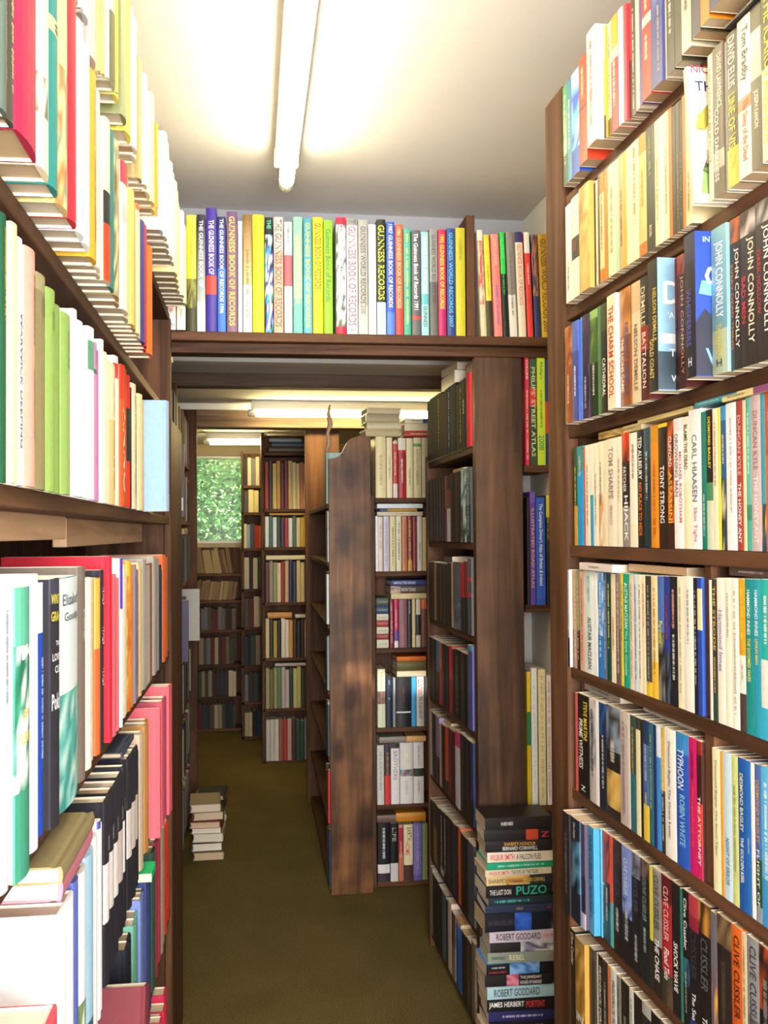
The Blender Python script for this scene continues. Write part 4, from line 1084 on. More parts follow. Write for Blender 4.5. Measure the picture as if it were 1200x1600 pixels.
# ---- pile of paperbacks on the floor in front of the post
PILE = [  # bottom first: spec, texts, thickness px
 ('3a2a28', [('~', 'c8b8a8', .2, .7, 0, .4)], 22), ('8a8a80', [('~', '3a3a38', .2, .7, 0, .4)], 20), ('24283a', [('~', 'c8c8d0', .2, .7, 0, .4)], 20), ('c8b898', [], 18), ('1c1a1e', [('~', 'd8d8d8', .2, .8, 0, .4)], 18), ('2a2a60', [('~', 'c8c8e0', .2, .8, 0, .4)], 18),
 ('1c1a1c', [('JAMES HERBERT', 'f0f0ee', .03, .55, 0, .55), ('PORTENT', 'd83038', .58, .86, 0, .55)], 22),
 ('a8ccd8', [('ROBERT GODDARD', '3a4448', .1, .78, 0, .62)], 22),
 ('201c1e/.5/@c85a70+e08aa0+a83a50/.68/241e20', [('THE JANISSARY', 'e8e0e0', .52, .84, .2, .34), ('HOUNDS OF DARKNESS', 'e8e0e0', .52, .84, -.22, .34)], 20),
 ('1e1c20/.2/@4a90d0+88b8e8+3a70b8/.65/1c1c20', [('~', 'e0e0e0', .08, .28, .2, .25), ('~', 'c83838', .04, .3, -.2, .3)], 20),
 ('8a9488', [('REBEL', 'd8d0a0', .32, .55, 0, .5), ('~', '3a4038', .06, .26, 0, .5), ('~', 'c83848', .9, .96, 0, .4)], 19),
 ('@c8c8d0+8a88a0+e0e0e4+4a4a58/.55/2a2628', [], 17),
 ('c8bccc', [('ROBERT GODDARD', '3a343c', .1, .76, 0, .6), ('~', 'd86a70', .8, .97, 0, .6)], 20),
 ('1c1e2a/.3/@2a58c0+3a70d8+1c3a8a/.55/1c1c26', [('~', '3a3c48', .05, .5, 0, .5)], 32),
 ('2a3450', [('~', 'a89068', .46, .56, 0, .6), ('~', 'd83058', .92, .97, 0, .5)], 14),
 ('24343a', [('~', '58c0c8', .1, .62, 0, .6)], 14),
 ('201c1e', [('THE LAST DON', 'd8d8d4', .06, .38, -.05, .45), ('PUZO', '2ab8a0', .46, .92, 0, .75)], 21),
 ('2c3034/.35/@c8903c+e8c880+8a5a30/.7/d8c088', [("SHARPE'S", '5a4a30', .03, .3, 0, .5), ('BERNARD CORNWELL', 'd8b848', .55, .88, 0, .6)], 16),
 ('dccfb4', [('WILBUR SMITH', 'd04a50', .06, .36, 0, .62), ('THE EYE OF THE TIGER', '3a3430', .39, .8, 0, .6)], 12),
 ('1ca078', [('~', 'c8ecdc', .16, .86, 0, .5)], 12),
 ('e8dcc8', [('WILBUR SMITH', 'd83848', .04, .4, 0, .58), ('A FALCON FLIES', '3a302c', .43, .8, 0, .58)], 18),
 ('221e20', [("SHARPE'S HONOUR", 'e0a838', .28, .75, .2, .32), ('BERNARD CORNWELL', 'e8e8e8', .26, .78, -.2, .34)], 20),
 ('@1c181a+1c181a/.2/c8482c/.38/201c1c', [('Z', 'd83848', .84, .96, 0, .5)], 19),
 ('241e1e', [('~', 'e8e4e0', .24, .42, 0, .5)], 22)]
DEPTH_P = 2.60; SC = FPX / DEPTH_P
top_z = EYE.z - (1288 - 832) / SC
tot = sum(p[2] for p in PILE) / SC
zz = 0.0; kf = top_z / tot
QF = Frame((0.0, DEPTH_P), 0.0); QF.umin, QF.umax = .3, 1.2
PLBL = {0: 'bottom', len(PILE) - 1: 'top'}
random.seed(5)
for i, (spec, tx, px) in enumerate(PILE):
    th = px / SC * kf
    c = 812 + random.uniform(-3, 3) + (4 if i in (11, 12) else 0)
    uu = QF.u_at(c, 0, -.9)
    lab = f"{colour_name(main_colour(spec))} paperback, {'topmost' if i == len(PILE) - 1 else ordinal(len(PILE) - i) + ' from top'} of the floor pile by the post"
    lying(QF, uu, zz - EZ, .178, th - .0008, .112, spec, tx, 'paperback', False, 0.0, lab, random.uniform(-2.5, 2.5) - 1, 'paperbacks piled on the floor')
    zz += th

# ---- the dark bookcase just inside the doorway
mc = case(MF, 'bookcase', 'dark bookcase of black paperbacks just inside the doorway', -3.46, -2.79, .125, MS, [(-3.48, -3.46, -1.41, .26, -.006)], ztop=.50, fmat=None)
GM = 'paperbacks inside the doorway'
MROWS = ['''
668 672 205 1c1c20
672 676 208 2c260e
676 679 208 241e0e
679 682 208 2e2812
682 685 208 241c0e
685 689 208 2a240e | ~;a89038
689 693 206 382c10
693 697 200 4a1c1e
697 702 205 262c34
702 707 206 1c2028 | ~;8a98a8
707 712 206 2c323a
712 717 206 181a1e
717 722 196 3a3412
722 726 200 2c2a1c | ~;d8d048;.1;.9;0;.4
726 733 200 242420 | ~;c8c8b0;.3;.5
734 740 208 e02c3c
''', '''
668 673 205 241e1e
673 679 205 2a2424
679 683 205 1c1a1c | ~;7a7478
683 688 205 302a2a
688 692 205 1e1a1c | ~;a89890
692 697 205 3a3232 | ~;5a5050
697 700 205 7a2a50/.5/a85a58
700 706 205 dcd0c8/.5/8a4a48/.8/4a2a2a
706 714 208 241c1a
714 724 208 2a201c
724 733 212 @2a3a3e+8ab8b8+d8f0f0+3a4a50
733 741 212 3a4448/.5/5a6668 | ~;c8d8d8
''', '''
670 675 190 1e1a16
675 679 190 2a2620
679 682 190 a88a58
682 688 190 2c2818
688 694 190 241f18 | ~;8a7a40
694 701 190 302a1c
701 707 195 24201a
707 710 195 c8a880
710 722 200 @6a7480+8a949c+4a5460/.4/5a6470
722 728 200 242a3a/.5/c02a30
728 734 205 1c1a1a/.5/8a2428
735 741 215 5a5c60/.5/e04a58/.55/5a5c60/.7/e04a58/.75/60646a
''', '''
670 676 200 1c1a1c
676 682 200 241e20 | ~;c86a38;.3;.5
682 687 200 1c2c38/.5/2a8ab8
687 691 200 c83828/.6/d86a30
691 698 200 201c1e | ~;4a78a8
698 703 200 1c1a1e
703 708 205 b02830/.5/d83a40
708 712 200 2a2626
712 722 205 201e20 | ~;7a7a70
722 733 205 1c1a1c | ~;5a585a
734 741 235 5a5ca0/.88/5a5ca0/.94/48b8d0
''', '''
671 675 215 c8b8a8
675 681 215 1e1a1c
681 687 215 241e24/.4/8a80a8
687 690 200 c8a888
690 696 205 1c181a
696 701 210 3a1c1c/.2/e0402c
701 712 215 4a1c24 | ~;8a3038
712 720 225 d8d4dc/.8/c83870
720 730 230 201c1e | ~;5a5050
730 737 230 1c1a1c
737 741 230 1c1a1c/.3/2a3a68
''', '''
672 677 195 1c181a
677 682 200 8a6a28/.6/3a3020
682 688 200 2a2628
688 693 205 c8c0a8/.1/241e1e | ~;d8d0c0
693 699 210 1e1a1c | ~;d8d8c8
699 707 215 241e20
707 713 215 24304a
713 716 220 1c1a1c
716 720 225 e05a28
720 731 220 1c181a
731 741 225 4a505a
''', '''
671 676 225 8a8480
676 686 215 1c181a
686 691 210 241e20
691 697 210 4a5e74
697 700 205 1c181a
700 706 215 d8c0b0
706 712 200 8a7a74/.5/5a4a48
713 722 190 2a60b8/.8/3a78d0
722 730 195 1c1a1a
730 738 200 3a3028 | ~;8a7a60
738 743 215 7a6a5c
''']
MSP = {}
MORD = ['top', 'second', 'third', 'fourth', 'fifth', 'sixth', 'bottom']
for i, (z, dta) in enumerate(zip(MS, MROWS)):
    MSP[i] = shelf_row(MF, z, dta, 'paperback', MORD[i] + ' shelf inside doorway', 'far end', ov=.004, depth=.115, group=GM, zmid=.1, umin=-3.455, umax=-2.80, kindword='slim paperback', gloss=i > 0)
def mlie(px, i, dz, L, th, spec, lab, o=0.0, turn=0):
    u = MF.u_at(px, -o, MS[i] + .2)
    z = MS[i] + .0006 + max([h for (a, b, h, oo) in MSP[i] if b > u - L / 2 and a < u + L / 2] or [.2]) + (dz - .2105 if i == 0 else 0)
    if i: th = min(th, MS[i - 1] - .0205 - z)
    return lying(MF, u, z, L, th, .112, spec, (), 'paperback', False, o, lab, turn, 'paperbacks lying on the dark rows')
mlie(700, 0, .2105, .20, .042, 'd8c4b4', 'thick cream book on top of the doorway bookcase', .0)
mlie(702, 0, .2535, .18, .022, 'c8ac98', 'buff book topping the stack on the doorway bookcase', .0, 4)
mlie(733, 0, .2105, .09, .03, '8a5a58', 'small mauve book on top of the doorway bookcase', -.004)
mlie(716, 1, .2145, .15, .012, 'b8945c', 'tan book lying on the second row inside the doorway', -.008)
mlie(700, 2, .2060, .13, .018, '4a3c34', 'brown book lying on the third row inside the doorway', -.008)
mlie(700, 4, .2320, .10, .010, 'd8b080', 'buff book lying on the fifth row inside the doorway', -.008)
mlie(716, 6, .2170, .08, .012, 'c8a070', 'tan book lying on the bottom row inside the doorway', .004)

# ---- bookcase facing the doorway, beyond the dark one
S3 = [.138, -.155, -.46, -.775, -1.08, -1.385]
c3 = case(C3, 'bookcase', 'dark bookcase of bright hardbacks beside the knotty plank', .545, 1.05, .20, S3, [(1.05, 1.07, -1.41, .30, 0), (.528, .545, -1.41, .15, .01)], ztop=.30)
G3 = 'books beside the knotty plank'
R3 = ['''
587 603 245 ecdca8 | ~;b09858;.3;.8
604 613 242 efe2b8 | ~;a89058;.3;.7
614 621 228 e8e0d0/.25/c84838/.95/e0d0b0 | ~;f4e8d8;.2;.6
622 634 240 a82028/.75/c82c30/.8/e8e0d0 | ~;f0e0d8;.35;.75;0;.4
635 645 240 efe2b0 | ~;8a7848;.5;.8
646 658 242 e8dca8/.85/6aa858/.9/ece2b8 | ~;9a8c58;.2;.8
659 668 242 e0d4a8
''', '''
587 591 220 eceaf0 tilt=0
591 598 218 d8c8b8/.2/e0d4c4 | ~;c05048;.1;.6;0;.5
599 608 220 c8c4d4 | ~;8a88a8
609 618 220 dcd0a0 | ~;5a5038;.2;.9;0;.5
619 627 220 e0dcc0 | ~;2a2a28;.1;.8;0;.6
628 636 220 c07848 | ~;7a3a20
637 644 220 c8902c/.2/7a2a20/.7/8a3428 | ~;e0b858
645 651 218 8a2c30
652 659 220 e8e2d4 | ~;5a5a58;.5;.8
660 668 215 dccc88
''', '''
609 615 192 7a1c2c | ~;e0c8c0
616 622 192 e8e0e4/.14/5a48a0/.35/c82858/.98/d84068 | ~;f0d8e0;.2;.6
623 636 192 8a5a64 | ~;b88088;.5;.95;0;.3
637 643 192 1c1a1e | ~;c8c8c8;.05;.3
644 649 192 d8c890
650 657 192 dcd0b8/.25/2a2a2c/.68/dcd0b8
658 668 192 7a4a38/.8/d86a38
''', '''
590 602 232 d8dcb8/.18/d8d8c0/.4/@8a6a60+6a5048+a88070/.62/dce0b8 | ~;8aa070;.05;.35
603 613 197 1c2c3c | ~;8aa0b0;.05;.15 | ~;c8d0d8;.4;.45
614 618 197 8a8c90
619 642 197 1c1c20/.28/d8d8d8/.31/1c1c20 | ~;8a3038;.2;.5;0;.15
643 650 197 3a9cd8
651 662 197 dcd8d0 | CLINTON;c82840;.05;.36;0;.65 | THE STARR REPORT;3a3838;.4;.85;0;.5
662 668 197 4a4a48
''', '''
589 600 235 c4c8c0 | ~;7a8078;.1;.75;0;.4
601 610 228 c83838/.5/2a3a40/.9/2a3a48 | ~;d87838;.1;.5;0;.6
611 624 240 e0dcdc/.92/3a3638 | BROTHERS;8a8888;.12;.6;0;.5
625 645 242 dcd8d8/.45/@5a6a68+c83848+8aa8b0/.56/d4d0d0 | FAMILY;e8dcae;.06;.4;0;.5 | ~;a8a4a0;.62;.85;0;.36
646 662 242 e4e0e0/.44/3a3a34/.57/e4e0e2 | ~;8a8888;.05;.38;0;.25 | ~;b07078;.62;.85;0;.25
''', '''
590 609 232 3a2c38/.15/d8d4d4/.3/1c1a20 | ~;d8d8d8;.08;.6;0;.36
610 622 226 c8c4c4/.32/181618 | LIFE;a8a8a8;.06;.3;0;.5
623 630 222 b86a50/.5/a83038/.95/c88880 | ~;e0c0b8;.3;.6
631 645 222 4a3028/.28/dccfa8 | EARTH;3a2a2a;.05;.28;.1;.5 | HOME;c82c50;.3;.55;-.1;.5
646 659 226 6a60a0/.1/7a70b0 | ~;a8a0d0;.05;.8;0;.4
660 668 222 8a9468
''']
for i, (z, dta) in enumerate(zip(S3, R3)):
    shelf_row(C3, z, dta, 'hardback_book', ['top', 'second', 'third', 'fourth', 'fifth', 'bottom'][i] + ' shelf beside knotty plank', 'plank', hard=True, ov=.002, depth=.15, group=G3, zmid=.12, umin=.547, umax=1.04)
def c3lie(px, z, L, th, spec, lab, texts=(), o=0.0, turn=0, hard=True):
    return lying(C3, C3.u_at(px, -o, z), z, L, th, .15, spec, texts, 'hardback_book', hard, o, lab, turn, 'books lying beside the knotty plank')
z0 = S3[0] + .2465
c3lie(655, z0, .12, .022, 'c8402c', 'red book lying on the top row under the glowing lamp', [('~', 'f4e8c8', .2, .8, 0, .5)])
c3lie(655, z0 + .023, .12, .030, 'ece0b8', 'cream book stacked on the red one under the lamp')
c3lie(656, z0 + .054, .12, .020, '3a68a8/.4/efe4c8', 'blue and cream book topping the stack under the lamp', [('~', '2a3a68', .2, .8)])
for k, (th, cc, nm) in enumerate(((.028, 'c8b88c', 'lowest'), (.026, 'd8cca4', 'second'), (.034, 'b8aa84', 'third'), (.024, 'dccfa8', 'uppermost'))):
    c3lie(598 + 2 * (k % 2), z0 + (.0, .029, .056, .091)[k], .138, th, cc, f'{nm} pale book in the stack above the knotty plank', turn=(3, -2, 1, 4)[k])
z1 = S3[1] + .2215
c3lie(625, z1, .185, .016, 'd8ccb0', 'cream book lying lowest on the second row beside the plank', [('~', '3a3830', .4, .8, 0, .4)])
c3lie(623, z1 + .017, .15, .012, 'b8882c/.8/3a4a78', 'mustard book lying in the second row stack')
c3lie(625, z1 + .030, .185, .018, 'dce8f0', 'glossy white book lying uppermost on the second row')
z2 = S3[2] + .2410
c3lie(640, z2 - .0475, .15, .022, 'd8c898', 'cream book lying lowest on the third row beside the plank')
c3lie(639, z2 - .025, .15, .030, '5a4a44/.72/@c8b0a0+8a6a58', 'brown book lying in the third row stack', [('IRON TEARS', 'd0c8c0', .3, .68, 0, .45)])
c3lie(640, z2 + .006, .15, .022, '34407c', 'blue book lying uppermost on the third row', [('AMONG THE HEROES', 'c8cce0', .06, .66, 0, .5)])
zc = S3[2]
for k, (th, cc) in enumerate(((.034, 'd0d0b8'), (.022, '9a3438'), (.028, 'ccccb4'), (.026, 'a83c3c'), (.026, 'd0d0b8'), (.030, '2a4a70'), (.034, '4a5450'))):
    lying(C3, .573, zc, .047, th - .001, .15, cc, [('~', '8a8a78', .15, .85, 0, .35)], 'hardback_book', True, .001, f"{colour_name(cc)} book end, {ordinal(k + 1)} up in the small stack beside plank", 0, 'small stack beside the knotty plank'); zc += th
c3lie(643, S3[3] + .1985, .118, .022, 'd8ccac', 'cream book lying lowest on the fourth row beside the plank')
c3lie(643, S3[3] + .2210, .118, .038, '6a6438', 'olive book lying in the fourth row stack')
c3lie(643, S3[3] + .2600, .118, .018, 'e0701c', 'orange book lying uppermost on the fourth row')
c3lie(614, S3[4] + .2435, .11, .022, '8a8278', 'grey book lying on the fifth row next to the plank')
c3lie(649, S3[4] + .2435, .085, .022, 'd8a868', 'buff book lying on the fifth row away from plank')
c3lie(605, S3[5] + .2335, .08, .028, '6a5448', 'brown book lying on the bottom row next to the plank')
c3lie(642, S3[5] + .2335, .12, .034, 'c8841c', 'thick orange book lying on the bottom row away from plank')

# ---- knotty plank, the end panel of a bookcase running away down the back room
M_PLANK = wood_mat('knotty_varnished_pine', '4a2e1a', '8e6038', 'z', .45, .2, ((.088, 1.625, .017), (.062, 1.385, .022), (.128, 1.085, .020), (.085, .755, .015), (.150, .270, .030), (.040, .560, .014)), .5)
kc = tag(empty('bookcase', (.352, 4.0, 0), 0), 'bookcase with a knotty plank end running down the back room', 'bookcase')
pts = [(.006, .002), (.170, .002), (.170, 1.788), (.150, 1.792), (.120, 1.790), (.095, 1.780), (.076, 1.762), (.064, 1.738), (.052, 1.714), (.034, 1.704), (.006, 1.700)]
V = [(x, 0, z) for x, z in pts] + [(x, .026, z) for x, z in pts]; n = len(pts)
F = [tuple(range(n)), tuple(reversed(range(n, 2 * n)))] + [((i + 1) % n, i, n + i, n + (i + 1) % n) for i in range(n)]
mesh_obj('knotty_plank', V, F, M_PLANK, kc)
KS = [.115, -.115, -.36, -.62, -.88, -1.14, -1.38]
kin = Matrix.Rotation(KF.rz, 4, 'Z')
kk = tag(empty('shelf_carcass', (0, 0, 0)), None); kk.parent = kc
def kboard(name, u0, u1, d0, d1, z0, z1, mat):
    b = board(name, (u0, d0, z0), (u1, d1, z1), mat, kk)
    return b
kk.matrix_basis = Matrix.Translation((0, 0, 0)) @ kin
for z in KS: kboard('shelf', -1.40, -.03, .0, .16, EZ + z - .018, EZ + z, WOOD['x'])
kboard('back_panel', -1.40, -.03, .16, .168, .002, EZ + .36, WOOD['z'])
kboard('upright', -1.45, -1.40, -.02, .16, .002, EZ + .60, WOOD['z'])
rk = random.Random(3)
for i, z in enumerate(KS):
    for k in range(4):
        cc = rk.choice(('3a4a5a', '8a9a8a', '2a2a30', 'c8c8c0', '5a2a2a', '243048', '4a4a3a', 'a89878'))
        if k == 0: cc = ['8aa898', 'e8ecec', 'd8dcd8', '8a9aa0', '4a5a60', 'c83a38', '3a4880'][i]
        SEED[0] += 1
        b = make_book('hardback_book', .030, .19 + .02 * rk.random(), .14, cc, True, [], SEED[0], True)
        b.matrix_world = Matrix.Translation(KF.P(-.05 - k * .033, -.002 + .006 * rk.random(), z + .0005)) @ Matrix.Rotation(KF.rz, 4, 'Z')
        tag(b, f"{colour_name(cc)} hardback, {ordinal(k + 1)} behind the knotty plank, {MORD[i]} shelf", 'book', 'hardbacks behind the knotty plank')
# ---- small bookcase further down the back room
S4 = [.15, -.085, -.425, -.765, -1.075, -1.395]
c4 = case(C4, 'bookcase', 'tall narrow bookcase standing across the back room end', .155, .48, .18, S4 + [.50], [(.150, .168, -1.41, .62, 0), (.462, .48, -1.41, .62, 0)], ztop=.62)
G4 = 'books in the far narrow bookcase'
R4 = [([ 'a83028', '2a2a30', 'd8b868', 'c8983c', '5a1c24', '7a2430', 'd0b070', 'e0cc90', 'd8c490', 'c87850', 'e0d0a8', 'b89858'], .30),
 (['dcdcd8', '3a6068', 'd8e8f0', '3a3a40', '34363c', 'b02040', 'dce4e4', '4a6a6a', 'e0d0a0', 'c8a838', 'e0a848', 'c86a30'], .195),
 (['5a2c38', '8a8468', '8a8a70', 'd8c8a0', '8a2830', 'c8a880', '24264a', '2c3458', 'd0b888', 'd8c48a', '5a5a68', '8a8c98'], .26),
 (['c8b488', '242428', 'a8942c', '1c1a1c', 'dcd4c4', 'dcd4c4', 'c89048', '3a2424', '221c1e', '2a2020', 'd8a8a0', 'd8c498'], .24),
 (['9a9068', '6a6438', '8a8c58', '5a7a58', 'b8a8a8', 'c0b0b0', '2a3a30', 'c0b878', 'b8b070', '3a3a28', '4a4830', 'a87838'], .255),
 (['b8b0a8', 'c0b8b0', 'c8c0b8', '8a5a3a', 'a83038', 'b89888', '4a2a30', '2a4a38', '2a4a40', '8a8a94', '4a3a4a'], .255)]
for i, (cols, h) in enumerate(R4):
    w = .288 / len(cols); rr = random.Random(40 + i)
    for k, cc in enumerate(cols):
        SEED[0] += 1
        b = make_book('shelved_book', w - .0015, h - .02 * rr.random(), .13, cc, True, [], SEED[0], True)
        b.matrix_world = Matrix.Translation(C4.P(.171 + w * (k + .5), -.002 + .006 * rr.random(), S4[i] + .0005))
        tag(b, f"{colour_name(cc)} book, {ordinal(k + 1)} from window side, {['top', 'second', 'third', 'fourth', 'fifth', 'bottom'][i]} shelf of far narrow bookcase", 'book', G4)
for k, (px, z, L, th, cc, lab) in enumerate(((449, -.425 + .262, .26, .026, 'dccfa8', 'cream book lying across the third row of the far narrow bookcase'), (449, -.085 + .1965, .22, .012, 'b8883c', 'tan book lying across the second row of the far narrow bookcase'),
        (437, -.765 + .2425, .15, .035, 'c08848', 'thick tan book lying on the fourth row of the far narrow bookcase'), (470, -.765 + .2425, .07, .02, 'c8c0b0', 'pale book lying on the fourth row of the far narrow bookcase'), (455, -1.075 + .257, .2, .018, 'a8a098', 'grey book lying on the fifth row of the far narrow bookcase'),
        (448, .502, .22, .03, '5a4a38', 'brown book lying on top of the far narrow bookcase'), (450, .533, .2, .03, '3a4a58', 'slate book topping the far narrow bookcase'), (446, .60, .2, .022, '8a9a98', 'pale green book under the beam on the far narrow bookcase'))):
    if z > .59: z = .564
    lying(C4, C4.u_at(px, 0, z), z, L, th, .13, cc, (), 'shelved_book', True, .002, lab, 0, 'books lying in the far narrow bookcase')

# ---- books too far off to pick apart: one mesh for each bank
def stuff_books(name, label, items):
    """items: (matrix, thickness, height, depth, colour); every book a cover folded round its pages."""
    V, F, C = [], [], []
    pap = hexlin('c8b494')
    for (mt, t, h, d, cc) in items:
        c = hexlin(cc); w = min(.002, t * .2)
        for (x0, x1, y0, y1, z0, z1, col) in ((-t/2, -t/2 + w, 0, d, 0, h, c), (t/2 - w, t/2, 0, d, 0, h, c), (-t/2 + w, t/2 - w, 0, w, 0, h, c), (-t/2 + w, t/2 - w, w, d - .003, .003, h - .003, pap)):
            v, f = box_geo(x0, x1, y0, y1, z0, z1); b = len(V)
            V += [mt @ Vector(p) for p in v]; F += [tuple(b + i for i in q) for q in f]; C += [col] * 6
    o = mesh_obj(name, V, F, M_CLOTH)
    ca = o.data.color_attributes.new('print', 'FLOAT_COLOR', 'CORNER'); buf = []
    for q, c in zip(F, C): buf += [c[0], c[1], c[2], 1.0] * len(q)
    ca.data.foreach_set('color', buf)
    tag(o, label, 'books', kind='stuff')
    return o
def bank(frame, u0, u1, z, h, rng, pal, lean=0.0, depth=.13, tmin=.018, tmax=.036, jit=.02, o=0.0, skip=()):
    out, u = [], u0
    while u < u1 - tmin:
        t = rng.uniform(tmin, tmax); t = min(t, u1 - u)
        hit = [b for a, b in skip if u + t > a and u < b]
        if hit: u = hit[0]; continue
        hh = h - rng.random() * jit; l = lean * rng.uniform(.7, 1.2)
        out.append((Matrix.Translation(frame.P(u + t / 2, -o + rng.uniform(0, .012), z + abs(math.sin(l)) * t / 2 + .0005)) @ Matrix.Rotation(frame.rz, 4, 'Z') @ Matrix.Rotation(l, 4, 'Y'), t - .0012, hh, depth, rng.choice(pal)))
        u += t + abs(math.sin(l)) * .004
    return out
DARK = ['2a2a30', '3a3030', '4a4a44', '6a5a4a', '5a2a2a', '2a3a4a', '8a7a64', 'a89878', '3a4438', 'c0b094', '24202a', '6a6a70']
BROWN = ['7a6248', '8a7254', '6a543e', '94805f', '5c4a38', 'a08a68', '806a50']
rg = random.Random(9)
# far case beside the window
S5 = [.33, .145, -.10, -.38, -.64, -.90, -1.15, -1.385]
c5 = case(C5, 'bookcase', 'dark bookcase half hidden beyond the far narrow bookcase', .03, .40, .16, S5, [(.03, .046, -1.41, .56, 0)], ztop=.56)
it = []
for i, z in enumerate(S5): it += bank(C5, .048, .39, z, [.20, .16, .17, .22, .21, .21, .20, .18][i], rg, ['c8a838', 'b8642c', '3a2a28', '2a2a30', '8a9ab8', 'd8c890', '4a4a50', 'a83028'] if i in (1, 2) else DARK + ['7a8ab0'])
stuff_books('book_rows', 'rows of books filling the bookcase beyond the far narrow one', it)
# shelves under the garden window
WF = Frame((0.0, 7.40), 0.0); WF.umin, WF.umax = -.6, .5
SW = [-.285, -.475, -.685, -.93, -1.16, -1.385]
wc = case(WF, 'bookcase', 'low dark bookcase under the garden window', -.50, .028, .18, SW, [(-.51, -.495, -1.41, -.06, 0)], ztop=-.10)
it = []
for i, z in enumerate(SW):
    it += bank(WF, -.44, -.01, z, [.185, .150, .165, .2, .185, .18][i], rg, BROWN if i < 2 else DARK, lean=[-.20, .16, 0, 0, 0, 0][i], tmin=.02, tmax=.034)
stuff_books('book_rows', 'brown leaning books filling the bookcase under the garden window', it)
# left bank of the back room
SL = [.335, .06, -.22, -.50, -.78, -1.06, -1.34]
lc = case(L2, 'bookcase', 'dark bookcase along the back room side past the hardbacks', 3.10, 5.27, .20, SL, [(3.08, 3.10, -1.41, .60, .0), (5.25, 5.29, -1.41, .64, -.035), (4.15, 4.17, -1.41, .60, .0)], ztop=.60)
it = []
for i, z in enumerate(SL):
    sk = ((3.60, 3.64),) if i == 1 else ((4.875, 4.925), (4.078, 4.122)) if i == 3 else ()
    it += bank(L2, 3.16, 4.14, z, .215, rg, DARK, o=.004, skip=sk); it += bank(L2, 4.18, 5.24, z, .215, rg, DARK, o=.004, skip=sk)
stuff_books('book_rows', 'dark rows of books along the back room side past the hardbacks', it)
def l2book(u, z, t, h, d, spec, lab, o=0.02, texts=()):
    SEED[0] += 1
    b = make_book('shelved_book', t, h, d, spec, False, list(texts), SEED[0], True)
    b.matrix_world = Matrix.Translation(L2.P(u, -o, z + .0005)) @ Matrix.Rotation(L2.rz, 4, 'Z')
    tag(b, lab, 'book', 'books standing proud beyond the doorway'); return b
board('shelf', (2.80, 0, EZ + SL[0] - .018), (3.09, .18, EZ + SL[0]), WOOD['x'], lc)
bb = l2book(2.85, SL[0], .026, .205, .13, '201e22', 'black book with white blurb facing the doorway past the hardbacks', .03)
for k in range(9): mesh_obj('lettering', [(-.0134, .012 + .02 * 0, .06 + k * .014), (-.0134, .10, .06 + k * .014), (-.0134, .10, .064 + k * .014), (-.0134, .012, .064 + k * .014)], [(0, 3, 2, 1)], ink('b8b8b4'), bb.children[0])
l2book(2.885, SL[0], .010, .22, .13, 'd02848', 'thin red book beside the black one past the hardbacks', .046)
b2 = l2book(3.62, SL[1], .03, .25, .13, '2a2a34/.3/2a2a34/.6/4a2a4a', 'dark book showing a white barcode panel past the hardbacks', .055)
mesh_obj('barcode_panel', [(-.0156, .004, .02), (-.0156, .055, .02), (-.0156, .055, .065), (-.0156, .004, .065)], [(0, 3, 2, 1)], ink('d8d4dc'), b2.children[0])
for k in range(12):
    y = .010 + k * .0034; mesh_obj('barcode_line', [(-.0160, y, .028), (-.0160, y + .0016, .028), (-.0160, y + .0016, .056), (-.0160, y, .056)], [(0, 3, 2, 1)], ink('5a5860'), b2.children[0])
l2book(4.9, SL[3], .04, .24, .14, 'b8b4a8', 'pale framed book standing proud on the fourth back room shelf', .06)
l2book(4.1, SL[3], .035, .24, .14, '3a2c58', 'purple book standing proud on the fourth back room shelf', .045)
for k, (u, z, th, cc, lab) in enumerate(((3.35, SL[0] + .2165, .03, 'c8a888', 'tan book lying high past the hardbacks'), (3.45, SL[0] + .2475, .024, 'b89878', 'buff book topping the high stack past the hardbacks'), (4.45, SL[2] + .217, .026, '8a7458', 'brown book lying on the third back room shelf'))):
    lying(L2, u, z, .2, th, .13, cc, (), 'shelved_book', True, .02, lab, 0, 'books lying past the hardbacks')
# piles standing on the carpet against that bank
FP = [(4.62, -.06, ['8a7a60', '2a2a2c', 'b8a890', '6a4a30', '9a3a28', '3a3a34', 'a89478']), (5.09, -.05, ['3a4450', 'a8987c', '5a3a2a', '8a8078', '2a3038'])]
for n, (y, o, cols) in enumerate(FP):
    zz = 0.0
    for k, cc in enumerate(cols):
        th = rg.uniform(.022, .04)
        q = lying(L2, y + rg.uniform(-.02, .02), zz - EZ, .2, th - .001, .13, cc, (), 'shelved_book', True, .165 + rg.uniform(-.01, .01), f"{colour_name(cc)} book, {ordinal(k + 1)} up in the {['nearer', 'further'][n]} floor pile beyond the doorway", rg.uniform(-5, 5), 'floor piles beyond the doorway')
        zz += th
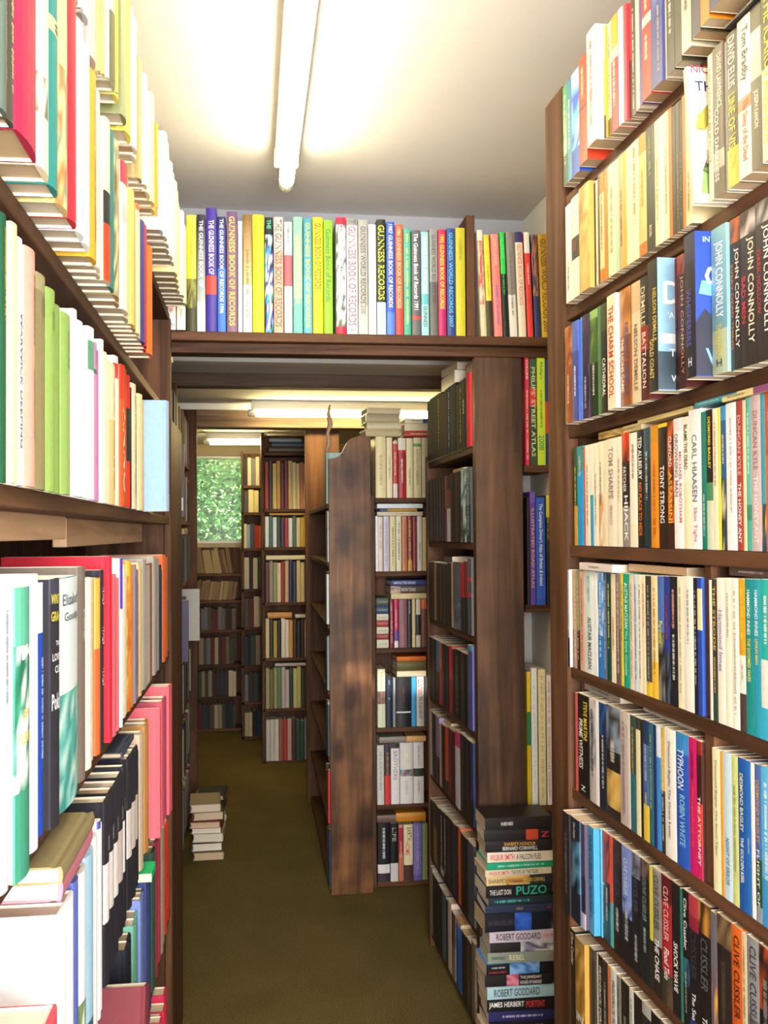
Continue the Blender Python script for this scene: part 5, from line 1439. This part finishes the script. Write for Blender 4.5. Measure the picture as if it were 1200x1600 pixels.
# ---- rough batten standing by the far lamp
pts = [(0, 0), (.010, .035), (.004, .075), (.016, .11), (.008, .155), (.014, .19)]
V, F = [], []
for i, (x, z) in enumerate(pts):
    r = (.008, .010, .007, .011, .008, .003)[i]
    for k in range(6): a = k * math.pi / 3; V.append((x + r * math.cos(a), r * .8 * math.sin(a), z))
for i in range(len(pts) - 1):
    for k in range(6): F.append((i * 6 + k, i * 6 + (k + 1) % 6, i * 6 + 6 + (k + 1) % 6, i * 6 + 6 + k))
F += [tuple(reversed(range(6))), tuple(range(30, 36))]
rb = mesh_obj('rough_branch', V, F, RAW['z'], None, True); rb.location = (.362, 4.14, EZ + .3305)
tag(rb, 'crooked bare stick standing on the books behind the knotty plank', 'stick')
# ---- garden beyond the window
hm, hnt, hb_ = new_mat('sunlit_leaves', .5, .4)
oi = hnt.nodes.new('ShaderNodeVertexColor'); oi.layer_name = 'leaf'; hnt.links.new(oi.outputs[0], hb_.inputs['Base Color'])
V, F, C = [], [], []
rl = random.Random(21)
for i in range(11000):
    c = Vector((rl.uniform(-1.5, .9), 8.55 + rl.uniform(-.22, .35), rl.uniform(.7, 2.9)))
    s = rl.uniform(.010, .026); a = Euler((rl.uniform(-1.2, 1.2), rl.uniform(-1, 1), rl.uniform(0, 6.28))).to_matrix()
    b = len(V)
    for p in ((-s, 0, 0), (0, -s * .45, .004), (s, 0, 0), (0, s * .45, .004)): V.append(c + a @ Vector(p))
    F.append((b, b + 1, b + 2, b + 3)); q = rl.random(); g = hexlin(rl.choice(('6ab45a', '8ccc6c', 'b0e090', '5aa468', 'cceeb0')))
    C.append(g)
hg = mesh_obj('hedge_leaves', V, F, hm)
ca = hg.data.color_attributes.new('leaf', 'FLOAT_COLOR', 'CORNER'); buf = []
for c in C: buf += [c[0], c[1], c[2], 1.0] * 4
ca.data.foreach_set('color', buf); tag(hg, 'sunlit green hedge leaves outside the garden window', 'hedge', kind='stuff')
tag(struct('ground_outside', (-3, 7.75, -.2), (3, 11, -.02), flat_mat('lawn', '5a8a3a', .9, .1)), 'grass outside the garden window')
tag(struct('hedge_core', (-1.8, 8.95, 0), (1.4, 9.2, 2.9), flat_mat('deep_hedge', '3a6a34', .9, .1, .4, 9)), 'dense inside of the hedge')
